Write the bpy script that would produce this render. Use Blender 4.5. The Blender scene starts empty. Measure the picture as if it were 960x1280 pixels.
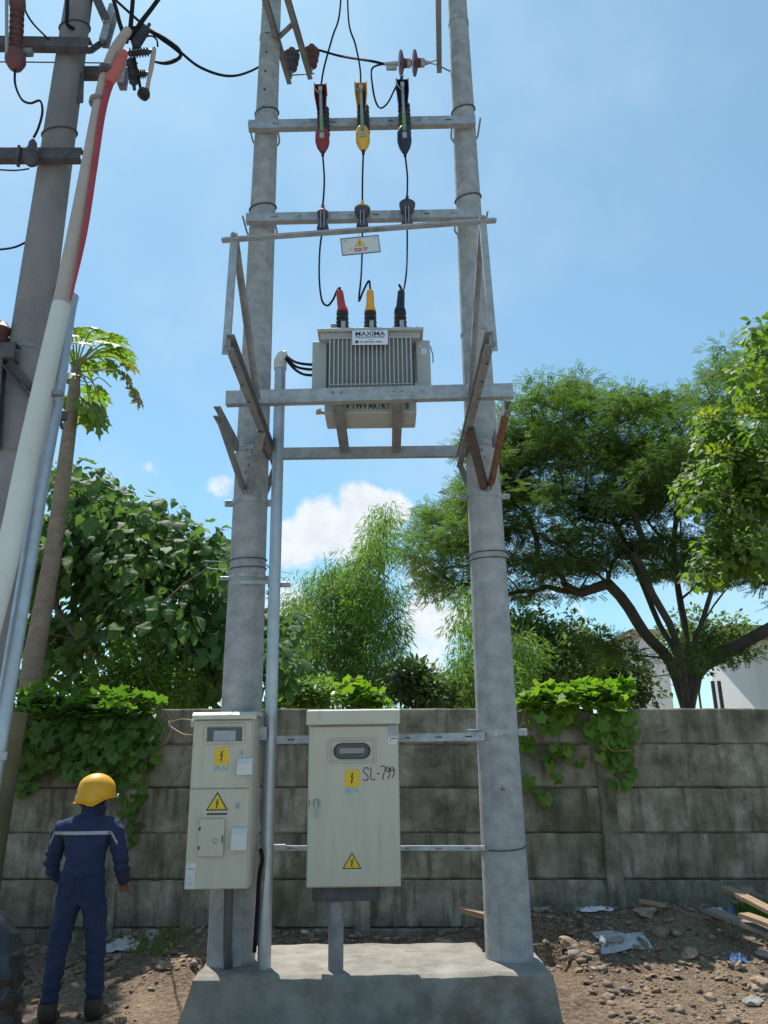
import bpy, math, random
import numpy as np
from mathutils import Vector, Matrix, noise as mnoise

random.seed(7)
RNG = np.random.default_rng(7)
SC = bpy.context.scene
COL = SC.collection

# ------------------------------------------------------------------ camera
CAM_H, PITCH, ROLL, FPX = 1.6, math.radians(17.6), math.radians(0.74), 960.0
_sp, _cp, _sr, _cr = math.sin(PITCH), math.cos(PITCH), math.sin(ROLL), math.cos(ROLL)
FWD = Vector((0, _cp, _sp)); UP0 = Vector((0, -_sp, _cp)); RT0 = Vector((1, 0, 0))
RT = RT0 * _cr - UP0 * _sr
UPV = RT0 * _sr + UP0 * _cr
CAM = Vector((0, 0, CAM_H))
cd = bpy.data.cameras.new('camera')
cd.sensor_fit = 'VERTICAL'; cd.sensor_height = 32.0
cd.lens = 32.0 * FPX / 1280.0
cd.clip_start = 0.05; cd.clip_end = 3000
co = bpy.data.objects.new('camera', cd); COL.objects.link(co)
mw = Matrix((RT, UPV, -FWD)).transposed().to_4x4(); mw.translation = CAM
co.matrix_world = mw
SC.camera = co

# ------------------------------------------------------------------ light
SUN_EL, SUN_AZ = math.radians(64), math.radians(-25)      # azimuth from +Y, minus is to the left
SUN_DIR = Vector((math.cos(SUN_EL) * math.sin(SUN_AZ), math.cos(SUN_EL) * math.cos(SUN_AZ), math.sin(SUN_EL)))
sl = bpy.data.lights.new('sun', 'SUN'); sl.energy = 4.8; sl.angle = math.radians(0.55); sl.color = (1.0, 0.955, 0.88)
so = bpy.data.objects.new('sun', sl); COL.objects.link(so)
so.rotation_euler = SUN_DIR.to_track_quat('Z', 'Y').to_euler(); so.location = (-6, 12, 30)
SC.view_settings.view_transform = 'Standard'
SC.view_settings.look = 'None'
SC.view_settings.exposure = 0.42
SC.view_settings.gamma = 1.0
SC.cycles.use_denoising = True
SC.cycles.max_bounces = 8
SC.cycles.transparent_max_bounces = 8


def ray(px, py):
    return FWD + RT * ((px - 480.0) / FPX) + UPV * ((640.0 - py) / FPX)


def P(px, py, Y):
    """point of the place that lies at depth Y (metres in front of the viewer) on a sight line"""
    d = ray(px, py); return CAM + d * (Y / d.y)


def PZ(px, py, Z):
    d = ray(px, py); return CAM + d * ((Z - CAM_H) / d.z)


class NT:
    def __init__(s, tree): s.t = tree; tree.nodes.clear()
    def n(s, typ, **kw):
        nd = s.t.nodes.new(typ)
        for k, v in kw.items():
            if k.startswith('_'): setattr(nd, k[1:], v)
            else: s.put(nd, k, v)
        return nd
    def put(s, nd, k, v):
        key = int(k[1:]) if k[0] == 'i' and k[1:].isdigit() else k.replace('__', ' ')
        sock = nd.inputs[key]
        if isinstance(v, bpy.types.NodeSocket): s.t.links.new(v, sock)
        elif isinstance(v, bpy.types.Node): s.t.links.new(v.outputs[0], sock)
        else: sock.default_value = v
    def math(s, op, a, b=0.0, c=None, clamp=False):
        nd = s.t.nodes.new('ShaderNodeMath'); nd.operation = op; nd.use_clamp = clamp
        s.put(nd, 'i0', a); s.put(nd, 'i1', b)
        if c is not None: s.put(nd, 'i2', c)
        return nd.outputs[0]
    def mixc(s, fac, a, b, mode='MIX'):
        nd = s.t.nodes.new('ShaderNodeMix'); nd.data_type = 'RGBA'; nd.blend_type = mode
        s.put(nd, 'i0', fac); s.put(nd, 'i6', a); s.put(nd, 'i7', b)
        return nd.outputs[2]
    def ramp(s, fac, stops):
        nd = s.t.nodes.new('ShaderNodeValToRGB'); s.put(nd, 'i0', fac)
        e = nd.color_ramp.elements
        while len(e) < len(stops): e.new(0.5)
        for el, (p, c) in zip(e, stops): el.position = p; el.color = (*c, 1) if len(c) == 3 else c
        return nd.outputs[0]
    def maprange(s, v, a, b, c=0.0, d=1.0, smooth=True):
        nd = s.t.nodes.new('ShaderNodeMapRange'); nd.interpolation_type = 'SMOOTHSTEP' if smooth else 'LINEAR'
        for i, x in enumerate((v, a, b, c, d)): s.put(nd, 'i%d' % i, x)
        return nd.outputs[0]


# ------------------------------------------------------------------ sky with clouds
world = bpy.data.worlds.new('World'); SC.world = world; world.use_nodes = True
T = NT(world.node_tree)
sky = T.n('ShaderNodeTexSky', _sky_type='NISHITA', _sun_disc=False, _sun_elevation=SUN_EL, _sun_rotation=SUN_AZ,
          _altitude=20.0, _air_density=1.0, _dust_density=0.5, _ozone_density=1.0)
geo = T.n('ShaderNodeTexCoord')
dirv = geo.outputs['Generated']
nz1 = T.n('ShaderNodeTexNoise', Vector=dirv, Scale=9.0, Detail=8.0, Roughness=0.6)
nz2 = T.n('ShaderNodeTexNoise', Vector=dirv, Scale=34.0, Detail=6.0, Roughness=0.62)
CLOUDS = [((400, 655), .060, 1.0), ((450, 632), .048, 1.0), ((488, 640), .040, .9), ((370, 675), .050, .9), ((440, 668), .075, .85),
          ((535, 780), .075, .62), ((520, 720), .05, .55), ((545, 830), .08, .55), ((275, 605), .032, .5), ((262, 545), .022, .42),
          ((192, 585), .03, .42), ((205, 605), .03, .36), ((360, 780), .09, .5), ((700, 760), .09, .45), ((-300, 640), .2, .8),
          ((1400, 600), .2, .8), ((480, 880), .12, .5), ((50, 700), .12, .35)]
acc = None
for (px, py), rad, wgt in CLOUDS:
    d = ray(px, py).normalized()
    vd = T.n('ShaderNodeVectorMath', _operation='DISTANCE'); T.put(vd, 'i0', dirv); vd.inputs[1].default_value = d
    m = T.maprange(vd.outputs['Value'], rad * 1.25, rad * 0.1, 0.0, wgt)
    acc = m if acc is None else T.math('MAXIMUM', acc, m)
den = T.math('ADD', acc, T.math('MULTIPLY', T.math('SUBTRACT', nz1.outputs[0], 0.5), 1.15))
den = T.math('ADD', den, T.math('MULTIPLY', T.math('SUBTRACT', nz2.outputs[0], 0.5), 0.55))
gate = T.maprange(acc, 0.0, 0.2)
cov = T.math('MULTIPLY', T.maprange(den, 0.34, 0.66), gate)
shade = T.maprange(nz2.outputs[0], 0.3, 0.7, 0.86, 1.0)
ccol = T.mixc(1.0, (6.7, 6.9, 7.2, 1), shade, 'MULTIPLY')
skyc = T.mixc(0.22, T.mixc(1.0, sky.outputs[0], (.72, 1.07, 1.10, 1), 'MULTIPLY'), (4.0, 5.9, 6.9, 1))
nz3 = T.n('ShaderNodeTexNoise', Vector=dirv, Scale=3.2, Detail=7.0, Roughness=0.55)
thin = T.math('MULTIPLY', T.maprange(nz3.outputs[0], 0.42, 0.78), 0.30)
skyc = T.mixc(thin, skyc, (6.0, 6.6, 7.1, 1))
col = T.mixc(T.math('MULTIPLY', cov, 0.9), skyc, ccol)
bg = T.n('ShaderNodeBackground', Color=col, Strength=0.11)
T.n('ShaderNodeOutputWorld', Surface=bg)

# ------------------------------------------------------------------ materials
MATS = {}


def newmat(name):
    m = bpy.data.materials.new(name); m.use_nodes = True; MATS[name] = m
    return m, NT(m.node_tree)


def surf(name, c1, c2=None, scale=6.0, rough=0.6, metal=0.0, bump=0.0, bscale=60.0, detail=6.0, stretch=(1, 1, 1), spots=None,
         rough2=None, coords='Object', spec=0.5):
    """painted, concrete, metal or earthy surface: two colours through noise, optional third in spots, fine relief"""
    m, t = newmat(name)
    v = t.n('ShaderNodeNewGeometry').outputs['Position'] if coords == 'World' else t.n('ShaderNodeTexCoord').outputs[coords]
    mp = t.n('ShaderNodeMapping', Vector=v); mp.inputs['Scale'].default_value = stretch
    n1 = t.n('ShaderNodeTexNoise', Vector=mp, Scale=scale, Detail=detail, Roughness=0.62)
    c2 = c2 or tuple(x * 0.75 for x in c1)
    col = t.ramp(n1.outputs[0], [(0.32, c2), (0.68, c1)])
    if spots:
        sc_, ssz, lo, hi, samt = spots
        n2 = t.n('ShaderNodeTexNoise', Vector=mp, Scale=ssz, Detail=5.0, Roughness=0.65)
        f = t.math('MULTIPLY', t.maprange(n2.outputs[0], lo, hi), samt)
        col = t.mixc(f, col, (*sc_, 1))
    b = t.n('ShaderNodeBsdfPrincipled', Base__Color=col, Metallic=metal)
    b.inputs['Specular IOR Level'].default_value = spec
    t.put(b, 'Roughness', t.maprange(n1.outputs[0], 0.3, 0.7, rough2 if rough2 is not None else min(1, rough + .12), rough))
    if bump:
        n3 = t.n('ShaderNodeTexNoise', Vector=mp, Scale=bscale, Detail=5.0, Roughness=0.6)
        bp = t.n('ShaderNodeBump', Strength=min(1.0, bump), Distance=0.01, Height=n3.outputs[0]); t.put(b, 'Normal', bp)
    t.n('ShaderNodeOutputMaterial', Surface=b)
    return m


def leafmat(name, cols, trans=0.35, rough=0.45, tcol=None, spec=0.4):
    m, t = newmat(name)
    g = t.n('ShaderNodeNewGeometry'); oi = t.n('ShaderNodeObjectInfo')
    r = t.math('FRACT', t.math('ADD', g.outputs['Random Per Island'], oi.outputs['Random']))
    col = t.ramp(r, [(i / max(1, len(cols) - 1), c) for i, c in enumerate(cols)])
    nz = t.n('ShaderNodeTexNoise', Vector=g.outputs['Position'], Scale=1.3, Detail=2.0)
    col = t.mixc(1.0, col, t.ramp(nz.outputs[0], [(0.3, (.78, .8, .75)), (0.7, (1.15, 1.12, 1.05))]), 'MULTIPLY')
    b = t.n('ShaderNodeBsdfPrincipled', Base__Color=col, Roughness=rough); b.inputs['Specular IOR Level'].default_value = spec
    tr = t.n('ShaderNodeBsdfTranslucent', Color=t.mixc(1.0, col, (*(tcol or (1.5, 1.7, .7)), 1), 'MULTIPLY'))
    mx = t.n('ShaderNodeMixShader', i0=trans, i1=b.outputs[0], i2=tr.outputs[0])
    t.n('ShaderNodeOutputMaterial', Surface=mx)
    return m


surf('pole_concrete', (.405, .405, .405), (.265, .265, .268), 6.5, .85, bump=.6, bscale=45, detail=10, stretch=(1.3, 1.3, 1.5), spots=((.17, .15, .13), 1.3, .54, .74, .6))
surf('old_pole', (.27, .25, .245), (.18, .17, .17), 2.0, .9, bump=.35, bscale=38, stretch=(1, 1, .5), spots=((.11, .10, .10), 1.5, .5, .7, .6))
surf('galvanised', (.44, .455, .47), (.30, .31, .32), 14, .5, .45, .15, 90, spots=((.22, .205, .19), 6, .55, .72, .65))
surf('galvanised_dull', (.29, .295, .305), (.18, .18, .185), 9, .6, .35, .25, 70, spots=((.19, .14, .11), 5, .60, .76, .55))
surf('rust', (.27, .125, .06), (.13, .065, .04), 14, .85, .1, .4, 80, spots=((.30, .28, .26), 9, .62, .72, .7))
surf('rusty_dark', (.13, .085, .07), (.07, .055, .05), 14, .8, .2, .4, 80)
surf('dark_steel', (.115, .11, .12), (.07, .065, .07), 12, .7, .3, .3, 60, spots=((.15, .09, .07), 9, .6, .7, .6))
surf('band_steel', (.45, .45, .45), (.28, .28, .28), 14, .45, .6, .1, 60)
surf('strap_dark', (.10, .10, .11), None, 14, .6, .3)
surf('bolt_steel', (.42, .42, .43), None, 30, .4, .7)
surf('cabinet_paint', (.51, .468, .378), (.465, .427, .345), 3.0, .45, 0, .08, 120, stretch=(4, 4, .7), spots=((.35, .30, .225), 2.6, .52, .74, .55))
surf('cabinet_roof', (.54, .505, .41), (.46, .43, .345), 5.0, .45, 0, .05, 120, spots=((.25, .225, .18), 6, .6, .72, .5))
surf('cover_pale', (.60, .60, .575), (.54, .54, .52), 4.0, .4)
surf('recess_shade', (.025, .026, .028), None, 6, .35)  # near-black colour painting the shade inside holes, slots and recesses
surf('rubber', (.015, .015, .016), None, 20, .55)
surf('cable_black', (.014, .014, .016), None, 20, .8, spec=.2)
surf('cable_grey', (.10, .10, .105), None, 20, .5)
surf('meter_face', (.38, .40, .40), (.28, .30, .30), 8, .4)
surf('meter_brown', (.36, .25, .18), None, 8, .5)
surf('sticker_yellow', (.72, .47, .02), (.64, .41, .02), 6, .5)
surf('sticker_cyan', (.16, .47, .66), None, 6, .5)
surf('sticker_grey', (.36, .37, .40), None, 60, .5)
surf('sticker_white', (.68, .68, .66), None, 20, .5)
surf('ink_black', (.015, .014, .013), None, 20, .6)
surf('ink_red', (.55, .05, .05), None, 20, .6)
surf('ink_maroon', (.14, .012, .015), None, 20, .6)
surf('ink_blue', (.03, .045, .16), None, 20, .5)
surf('sign_plate', (.60, .60, .60), (.52, .52, .53), 5, .5)
surf('sign_frame', (.06, .075, .11), None, 20, .6)
surf('transformer_paint', (.40, .415, .395), (.355, .37, .35), 3.0, .42, 0, .04, 120, spots=((.22, .22, .20), 4, .62, .75, .4))
surf('transformer_fin', (.45, .465, .47), (.40, .415, .42), 5.0, .4)
surf('name_plate', (.72, .74, .78), (.66, .68, .72), 5, .35)
surf('brass', (.45, .34, .19), None, 20, .4, .8)
surf('bushing_black', (.02, .02, .024), (.012, .012, .014), 20, .42)
surf('cap_red', (.48, .035, .03), (.36, .03, .028), 10, .45)
surf('cap_orange', (.86, .36, .015), (.76, .30, .015), 10, .45)
surf('cap_blue', (.011, .014, .020), None, 10, .45)
surf('fuse_red', (.24, .030, .032), (.17, .024, .028), 12, .55)
surf('old_fuse_red', (.15, .048, .052), (.10, .035, .04), 12, .6)
surf('fuse_yellow', (.70, .43, .05), (.58, .34, .05), 12, .5)
surf('fuse_blue', (.014, .024, .075), (.010, .016, .045), 12, .5)
surf('polymer_grey', (.05, .06, .085), None, 12, .5)
surf('fuse_tube', (.30, .30, .31), (.24, .24, .25), 20, .5)
surf('fuse_green', (.16, .33, .13), None, 20, .5)
surf('porcelain', (.11, .045, .040), (.075, .032, .030), 14, .5, spec=.3)
surf('porcelain_grey', (.085, .072, .080), (.06, .05, .058), 14, .5, spec=.3)
surf('pvc_white', (.62, .61, .57), (.53, .52, .48), 3, .5, spots=((.40, .385, .35), 9, .6, .75, .4))
surf('pipe_tan', (.44, .36, .31), (.38, .30, .26), 4, .6)
surf('pipe_cut_red', (.58, .14, .10), (.48, .10, .08), 4, .55)
surf('pipe_tape_red', (.40, .045, .05), (.33, .035, .04), 4, .55)
surf('pipe_galv', (.45, .47, .50), (.36, .38, .41), 8, .35, .7, .1, 60)
surf('conduit_cap', (.62, .61, .58), None, 20, .5)
surf('plinth_concrete', (.33, .31, .27), (.19, .175, .15), 3.5, .92, bump=1.0, bscale=20, detail=10, spots=((.13, .105, .075), 2.4, .48, .68, .75))
surf('bark_dark', (.10, .085, .062), (.052, .045, .034), 3, .95, bump=.9, bscale=9, coords='World', stretch=(1, 1, .4), spots=((.075, .095, .035), 1.6, .5, .68, .7))
surf('mossy_bark', (.19, .155, .085), (.10, .088, .05), 3, .95, bump=.9, bscale=12, coords='World', stretch=(1, 1, .5), spots=((.10, .12, .04), 2.4, .48, .64, .7))
surf('dry_leaf', (.27, .17, .085), (.17, .105, .055), 20, .8)
surf('bark_brown', (.20, .155, .115), (.12, .095, .075), 4, .95, bump=.8, bscale=16, coords='World', stretch=(1, 1, .5))
surf('papaya_bark', (.30, .225, .165), (.20, .15, .115), 7, .9, bump=.9, bscale=26, coords='World', stretch=(1, 1, 2.2), spots=((.36, .31, .25), 9, .58, .7, .5))
surf('bamboo_culm', (.20, .23, .08), (.13, .15, .06), 5, .5, coords='World')
surf('vine_stem', (.36, .25, .13), (.24, .17, .09), 9, .8)
surf('petiole', (.23, .30, .09), None, 9, .6)
surf('bounce_concrete', (.46, .45, .42), (.36, .35, .325), 1.2, .9, bump=.4, bscale=30, coords='World')  # for the added paving that throws sunlight back
surf('house_white', (.82, .82, .80), (.76, .76, .74), .6, .8, spots=((.52, .51, .49), .5, .55, .75, .5))
surf('house_fascia', (.36, .25, .17), (.28, .19, .13), 1.5, .7)
surf('house_tan', (.46, .36, .26), (.40, .31, .23), 1.5, .8)
surf('window_dark', (.035, .04, .045), None, 2, .12)
surf('plank_wood', (.37, .245, .15), (.26, .17, .105), 5, .85, bump=.5, bscale=30, stretch=(1, 9, 9))
surf('plank_grey', (.27, .23, .19), (.19, .165, .14), 5, .9, bump=.5, bscale=30, stretch=(1, 9, 9))
surf('bag_blue', (.16, .24, .42), (.10, .16, .31), 9, .35)
surf('bag_white', (.60, .62, .63), (.47, .49, .51), 9, .4)
surf('tarp_black', (.016, .017, .019), (.010, .010, .012), 12, .22, bump=.5, bscale=22)
surf('skin', (.23, .125, .085), (.20, .105, .07), 8, .55)
surf('coverall_navy', (.024, .038, .095), (.015, .025, .066), 5, .9, bump=.5, bscale=160)
surf('reflective_strip', (.40, .42, .45), (.33, .35, .38), 30, .45)
surf('helmet_yellow', (.78, .40, .010), (.66, .33, .012), 9, .38, spots=((.40, .22, .04), 30, .60, .68, .5))
surf('hair_black', (.012, .011, .010), None, 40, .6)
surf('boot_leather', (.045, .035, .03), None, 12, .5)
surf('sheet_grey', (.42, .43, .43), (.30, .31, .31), 6, .7, bump=.4, bscale=20)
surf('brick_red', (.34, .14, .085), (.25, .10, .065), 9, .9, bump=.5, bscale=50)
surf('stone_grey', (.34, .32, .29), (.23, .215, .19), 6, .9, bump=.7, bscale=24)
surf('stone_tan', (.36, .27, .185), (.26, .19, .13), 6, .9, bump=.7, bscale=24)
leafmat('teak_leaf', [(.075, .145, .050), (.098, .178, .060), (.082, .155, .060), (.135, .21, .065)], .42, .62, spec=.25)
leafmat('papaya_leaf', [(.125, .195, .035), (.15, .22, .04), (.11, .18, .035), (.19, .235, .045)], .5, .5)
leafmat('papaya_old_leaf', [(.21, .17, .035), (.27, .21, .04), (.16, .14, .04)], .45, .6)
leafmat('vine_leaf', [(.085, .175, .028), (.11, .21, .034), (.075, .15, .028), (.15, .24, .036)], .48, .5)
leafmat('bright_vine_leaf', [(.11, .215, .022), (.15, .26, .025), (.09, .18, .024), (.19, .27, .03)], .45, .42)
leafmat('rain_leaf', [(.066, .118, .034), (.088, .148, .042), (.074, .128, .038), (.122, .178, .052)], .52, .6, tcol=(1.45, 1.6, .75))
leafmat('bamboo_leaf', [(.12, .21, .055), (.15, .24, .065), (.10, .185, .055), (.18, .26, .075)], .5, .5)
leafmat('broad_leaf', [(.095, .165, .032), (.125, .20, .040), (.105, .175, .036), (.16, .23, .044)], .5, .52, spec=.4)
leafmat('yellow_leaf', [(.30, .33, .04), (.36, .36, .04), (.22, .29, .04)], .4, .5)
leafmat('shrub_leaf', [(.10, .19, .028), (.135, .225, .032), (.085, .165, .028), (.165, .24, .035)], .45, .45)
leafmat('dark_bush_leaf', [(.045, .085, .030), (.060, .105, .036), (.078, .130, .042)], .4, .55)
leafmat('grass_blade', [(.10, .19, .03), (.14, .23, .04), (.17, .20, .05)], .4, .6)

# cast wall panels: grey cement with moss, soot and run-off streaks
m, t = newmat('wall_concrete')
g = t.n('ShaderNodeNewGeometry'); oi = t.n('ShaderNodeObjectInfo')
ofs = t.n('ShaderNodeVectorMath', _operation='SCALE'); t.put(ofs, 'i0', (3.1, 1.7, 2.3)); t.put(ofs, 'Scale', oi.outputs['Random'])
pv = t.n('ShaderNodeVectorMath', _operation='ADD'); t.put(pv, 'i0', g.outputs['Position']); t.put(pv, 'i1', ofs)
n1 = t.n('ShaderNodeTexNoise', Vector=pv, Scale=3.0, Detail=10.0, Roughness=.66)
mpS = t.n('ShaderNodeMapping', Vector=pv); mpS.inputs['Scale'].default_value = (6, 6, 1.1)
n2 = t.n('ShaderNodeTexNoise', Vector=mpS, Scale=1.6, Detail=6.0, Roughness=.6)
n3 = t.n('ShaderNodeTexNoise', Vector=g.outputs['Position'], Scale=.9, Detail=5.0, Roughness=.6)
c = t.ramp(n1.outputs[0], [(.31, (.100, .086, .064)), (.5, (.250, .218, .170)), (.70, (.46, .415, .335))])
c = t.mixc(t.math('MULTIPLY', t.maprange(n2.outputs[0], .46, .66), .65), c, (.070, .060, .044, 1))
c = t.mixc(t.math('MULTIPLY', t.maprange(n2.outputs[0], .42, .28), .35), c, (.42, .40, .36, 1))
c = t.mixc(t.math('MULTIPLY', t.maprange(n3.outputs[0], .48, .68), .55), c, (.080, .082, .042, 1))
b = t.n('ShaderNodeBsdfPrincipled', Base__Color=c, Roughness=.95); b.inputs['Specular IOR Level'].default_value = .25
n4 = t.n('ShaderNodeTexNoise', Vector=pv, Scale=28.0, Detail=8.0, Roughness=.7)
t.put(b, 'Normal', t.n('ShaderNodeBump', Strength=.7, Distance=.012, Height=n4.outputs[0]))
t.n('ShaderNodeOutputMaterial', Surface=b)

# bare earth with crumbs and dry patches
m, t = newmat('earth')
g = t.n('ShaderNodeNewGeometry')
n1 = t.n('ShaderNodeTexNoise', Vector=g.outputs['Position'], Scale=1.1, Detail=9.0, Roughness=.66)
n2 = t.n('ShaderNodeTexNoise', Vector=g.outputs['Position'], Scale=22.0, Detail=8.0, Roughness=.7)
vo = t.n('ShaderNodeTexVoronoi', Vector=g.outputs['Position'], Scale=46.0)
c = t.ramp(n1.outputs[0], [(.3, (.085, .056, .034)), (.52, (.165, .112, .070)), (.72, (.26, .19, .125))])
c = t.mixc(t.math('MULTIPLY', t.maprange(n2.outputs[0], .38, .7), .6), c, (.36, .30, .23, 1))
c = t.mixc(t.math('MULTIPLY', t.maprange(vo.outputs[0], .22, .1), .45), c, (.075, .052, .036, 1))
b = t.n('ShaderNodeBsdfPrincipled', Base__Color=c, Roughness=.98); b.inputs['Specular IOR Level'].default_value = .2
h = t.math('ADD', n2.outputs[0], t.math('MULTIPLY', vo.outputs[0], .6))
t.put(b, 'Normal', t.n('ShaderNodeBump', Strength=1.0, Distance=.03, Height=h))
t.n('ShaderNodeOutputMaterial', Surface=b)

# crumbs of rubble: each piece takes its own colour
m, t = newmat('rubble_mix')
g = t.n('ShaderNodeNewGeometry')
c = t.ramp(g.outputs['Random Per Island'], [(0, (.15, .105, .070)), (.25, (.25, .18, .12)), (.50, (.20, .165, .13)), (.68, (.29, .245, .20)), (.80, (.25, .115, .072)),
                                            (.88, (.17, .125, .09)), (.965, (.22, .17, .13)), (1, (.55, .54, .51))])
n2 = t.n('ShaderNodeTexNoise', Vector=g.outputs['Position'], Scale=30.0, Detail=6.0)
c = t.mixc(.5, c, t.mixc(1.0, c, t.ramp(n2.outputs[0], [(.3, (.5, .47, .44)), (.7, (1.2, 1.2, 1.2))]), 'MULTIPLY'))
b = t.n('ShaderNodeBsdfPrincipled', Base__Color=c, Roughness=.95)
t.put(b, 'Normal', t.n('ShaderNodeBump', Strength=.6, Distance=.01, Height=n2.outputs[0]))
t.n('ShaderNodeOutputMaterial', Surface=b)

m, t = newmat('meter_glass')
b = t.n('ShaderNodeBsdfPrincipled', Base__Color=(.5, .55, .58, 1), Roughness=.08, Alpha=.07); b.inputs['Specular IOR Level'].default_value = .25
t.n('ShaderNodeOutputMaterial', Surface=b)

# ------------------------------------------------------------------ mesh helpers


class MB:
    def __init__(s): s.v = []; s.f = []
    def add(s, vs, fs):
        o = len(s.v); s.v += [tuple(x) for x in vs]; s.f += [tuple(i + o for i in f) for f in fs]
        return s
    def box(s, c, size, rot=None, bev=0.0):
        x, y, z = (a / 2 for a in size)
        if bev <= 0:
            vs = [Vector((sx * x, sy * y, sz * z)) for sz in (-1, 1) for sy in (-1, 1) for sx in (-1, 1)]
            fs = [(0, 2, 3, 1), (4, 5, 7, 6), (0, 1, 5, 4), (2, 6, 7, 3), (0, 4, 6, 2), (1, 3, 7, 5)]
        else:
            b_ = min(bev, x * .9, y * .9, z * .9); vs = []; idx = {}
            for sx in (-1, 1):
                for sy in (-1, 1):
                    for sz in (-1, 1):
                        for a in range(3):
                            p = [sx * (x - b_), sy * (y - b_), sz * (z - b_)]; p[a] = (sx * x, sy * y, sz * z)[a]
                            idx[(sx, sy, sz, a)] = len(vs); vs.append(Vector(p))
            fs = []
            for a in range(3):
                o1, o2 = [k for k in range(3) if k != a]
                for sg in (-1, 1):
                    q = []
                    for u, w in ((-1, -1), (1, -1), (1, 1), (-1, 1)):
                        k = [0, 0, 0]; k[a] = sg; k[o1] = u; k[o2] = w; q.append(idx[(*k, a)])
                    fs.append(tuple(q))
            for a in range(3):
                o1, o2 = [k for k in range(3) if k != a]
                for u in (-1, 1):
                    for w in (-1, 1):
                        q = []
                        for sg, ax in ((-1, o1), (1, o1), (1, o2), (-1, o2)):
                            k = [0, 0, 0]; k[a] = sg; k[o1] = u; k[o2] = w; q.append(idx[(*k, ax)])
                        fs.append(tuple(q))
            for sx in (-1, 1):
                for sy in (-1, 1):
                    for sz in (-1, 1): fs.append(tuple(idx[(sx, sy, sz, a)] for a in range(3)))
        c = Vector(c)
        if rot is not None: vs = [rot @ v for v in vs]
        return s.add([v + c for v in vs], fs)
    def sweep(s, sec, p0, p1, up=(0, 0, 1)):
        """closed 2-D outline (side, up) pushed from p0 to p1"""
        p0, p1 = Vector(p0), Vector(p1); a = (p1 - p0).normalized(); up = Vector(up)
        sd = a.cross(up).normalized(); u = sd.cross(a).normalized(); n = len(sec)
        vs = [p + sd * x + u * y for p in (p0, p1) for x, y in sec]
        fs = [(i, (i + 1) % n, n + (i + 1) % n, n + i) for i in range(n)] + [tuple(range(n))[::-1], tuple(range(n, 2 * n))]
        return s.add(vs, fs)
    def channel(s, p0, p1, w, h, t=.008, up=(0, 0, 1), flip=1):
        sec = [(0, -h / 2), (w, -h / 2), (w, -h / 2 + t), (t, -h / 2 + t), (t, h / 2 - t), (w, h / 2 - t), (w, h / 2), (0, h / 2)]
        return s.sweep([((x - w / 2) * flip, y) for x, y in sec], p0, p1, up)
    def angle(s, p0, p1, w, t=.006, up=(0, 0, 1), flip=1):
        sec = [(0, 0), (w, 0), (w, t), (t, t), (t, w), (0, w)]
        return s.sweep([((x - w / 2) * flip, y - w / 2) for x, y in sec], p0, p1, up)
    def tube(s, pts, r, seg=8, caps=True, smooth=0):
        pts = [Vector(p) for p in pts]
        if smooth: pts = crom(pts, smooth)
        rs = r if isinstance(r, (list, tuple)) else [r] * len(pts)
        if len(rs) != len(pts):
            rs = list(np.interp(np.linspace(0, 1, len(pts)), np.linspace(0, 1, len(rs)), rs))
        tan = [(pts[min(i + 1, len(pts) - 1)] - pts[max(i - 1, 0)]).normalized() for i in range(len(pts))]
        ref = Vector((0, 0, 1)) if abs(tan[0].z) < .9 else Vector((1, 0, 0))
        nrm = tan[0].cross(ref).normalized(); vs = []; fs = []
        for i, p in enumerate(pts):
            nrm = (nrm - tan[i] * nrm.dot(tan[i])).normalized(); bn = tan[i].cross(nrm)
            for k in range(seg):
                a = 2 * math.pi * k / seg; vs.append(p + (nrm * math.cos(a) + bn * math.sin(a)) * rs[i])
        for i in range(len(pts) - 1):
            for k in range(seg):
                k2 = (k + 1) % seg; fs.append((i * seg + k, i * seg + k2, (i + 1) * seg + k2, (i + 1) * seg + k))
        if caps: fs += [tuple(range(seg))[::-1], tuple(range((len(pts) - 1) * seg, len(pts) * seg))]
        return s.add(vs, fs)
    def lathe(s, prof, base, axis=(0, 0, 1), seg=16):
        """profile of (radius, height) turned round an axis that starts at base"""
        ax = Vector(axis).normalized(); q = Vector((0, 0, 1)).rotation_difference(ax); base = Vector(base); vs = []; fs = []
        for r, h in prof:
            for k in range(seg):
                a = 2 * math.pi * k / seg; vs.append(base + q @ Vector((r * math.cos(a), r * math.sin(a), h)))
        for i in range(len(prof) - 1):
            for k in range(seg):
                k2 = (k + 1) % seg; fs.append((i * seg + k, i * seg + k2, (i + 1) * seg + k2, (i + 1) * seg + k))
        fs += [tuple(range(seg))[::-1], tuple(range((len(prof) - 1) * seg, len(prof) * seg))]
        return s.add(vs, fs)
    def prism(s, poly, o, ux, uy, depth):
        """flat outline in the plane (ux, uy) at o, thickened along ux x uy"""
        ux, uy, o = Vector(ux).normalized(), Vector(uy).normalized(), Vector(o); nn = ux.cross(uy); n = len(poly)
        vs = [o + ux * x + uy * y + nn * d for d in (0, depth) for x, y in poly]
        fs = [tuple(range(n))[::-1], tuple(range(n, 2 * n))] + [(i, (i + 1) % n, n + (i + 1) % n, n + i) for i in range(n)]
        return s.add(vs, fs)
    def build(s, name, mat, parent=None, smooth=False, loc=None):
        me = bpy.data.meshes.new(name)
        if parent is not None: loc = parent_origin(parent)
        elif loc is None:
            a = np.array(s.v); loc = Vector(((a[:, 0].min() + a[:, 0].max()) / 2, (a[:, 1].min() + a[:, 1].max()) / 2, a[:, 2].min()))
        me.from_pydata([(x - loc[0], y - loc[1], z - loc[2]) for x, y, z in s.v], [], s.f)
        return finish(name, me, mat, parent, smooth, loc)


ORIG = {}


def parent_origin(o): return ORIG[o.name]


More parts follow.
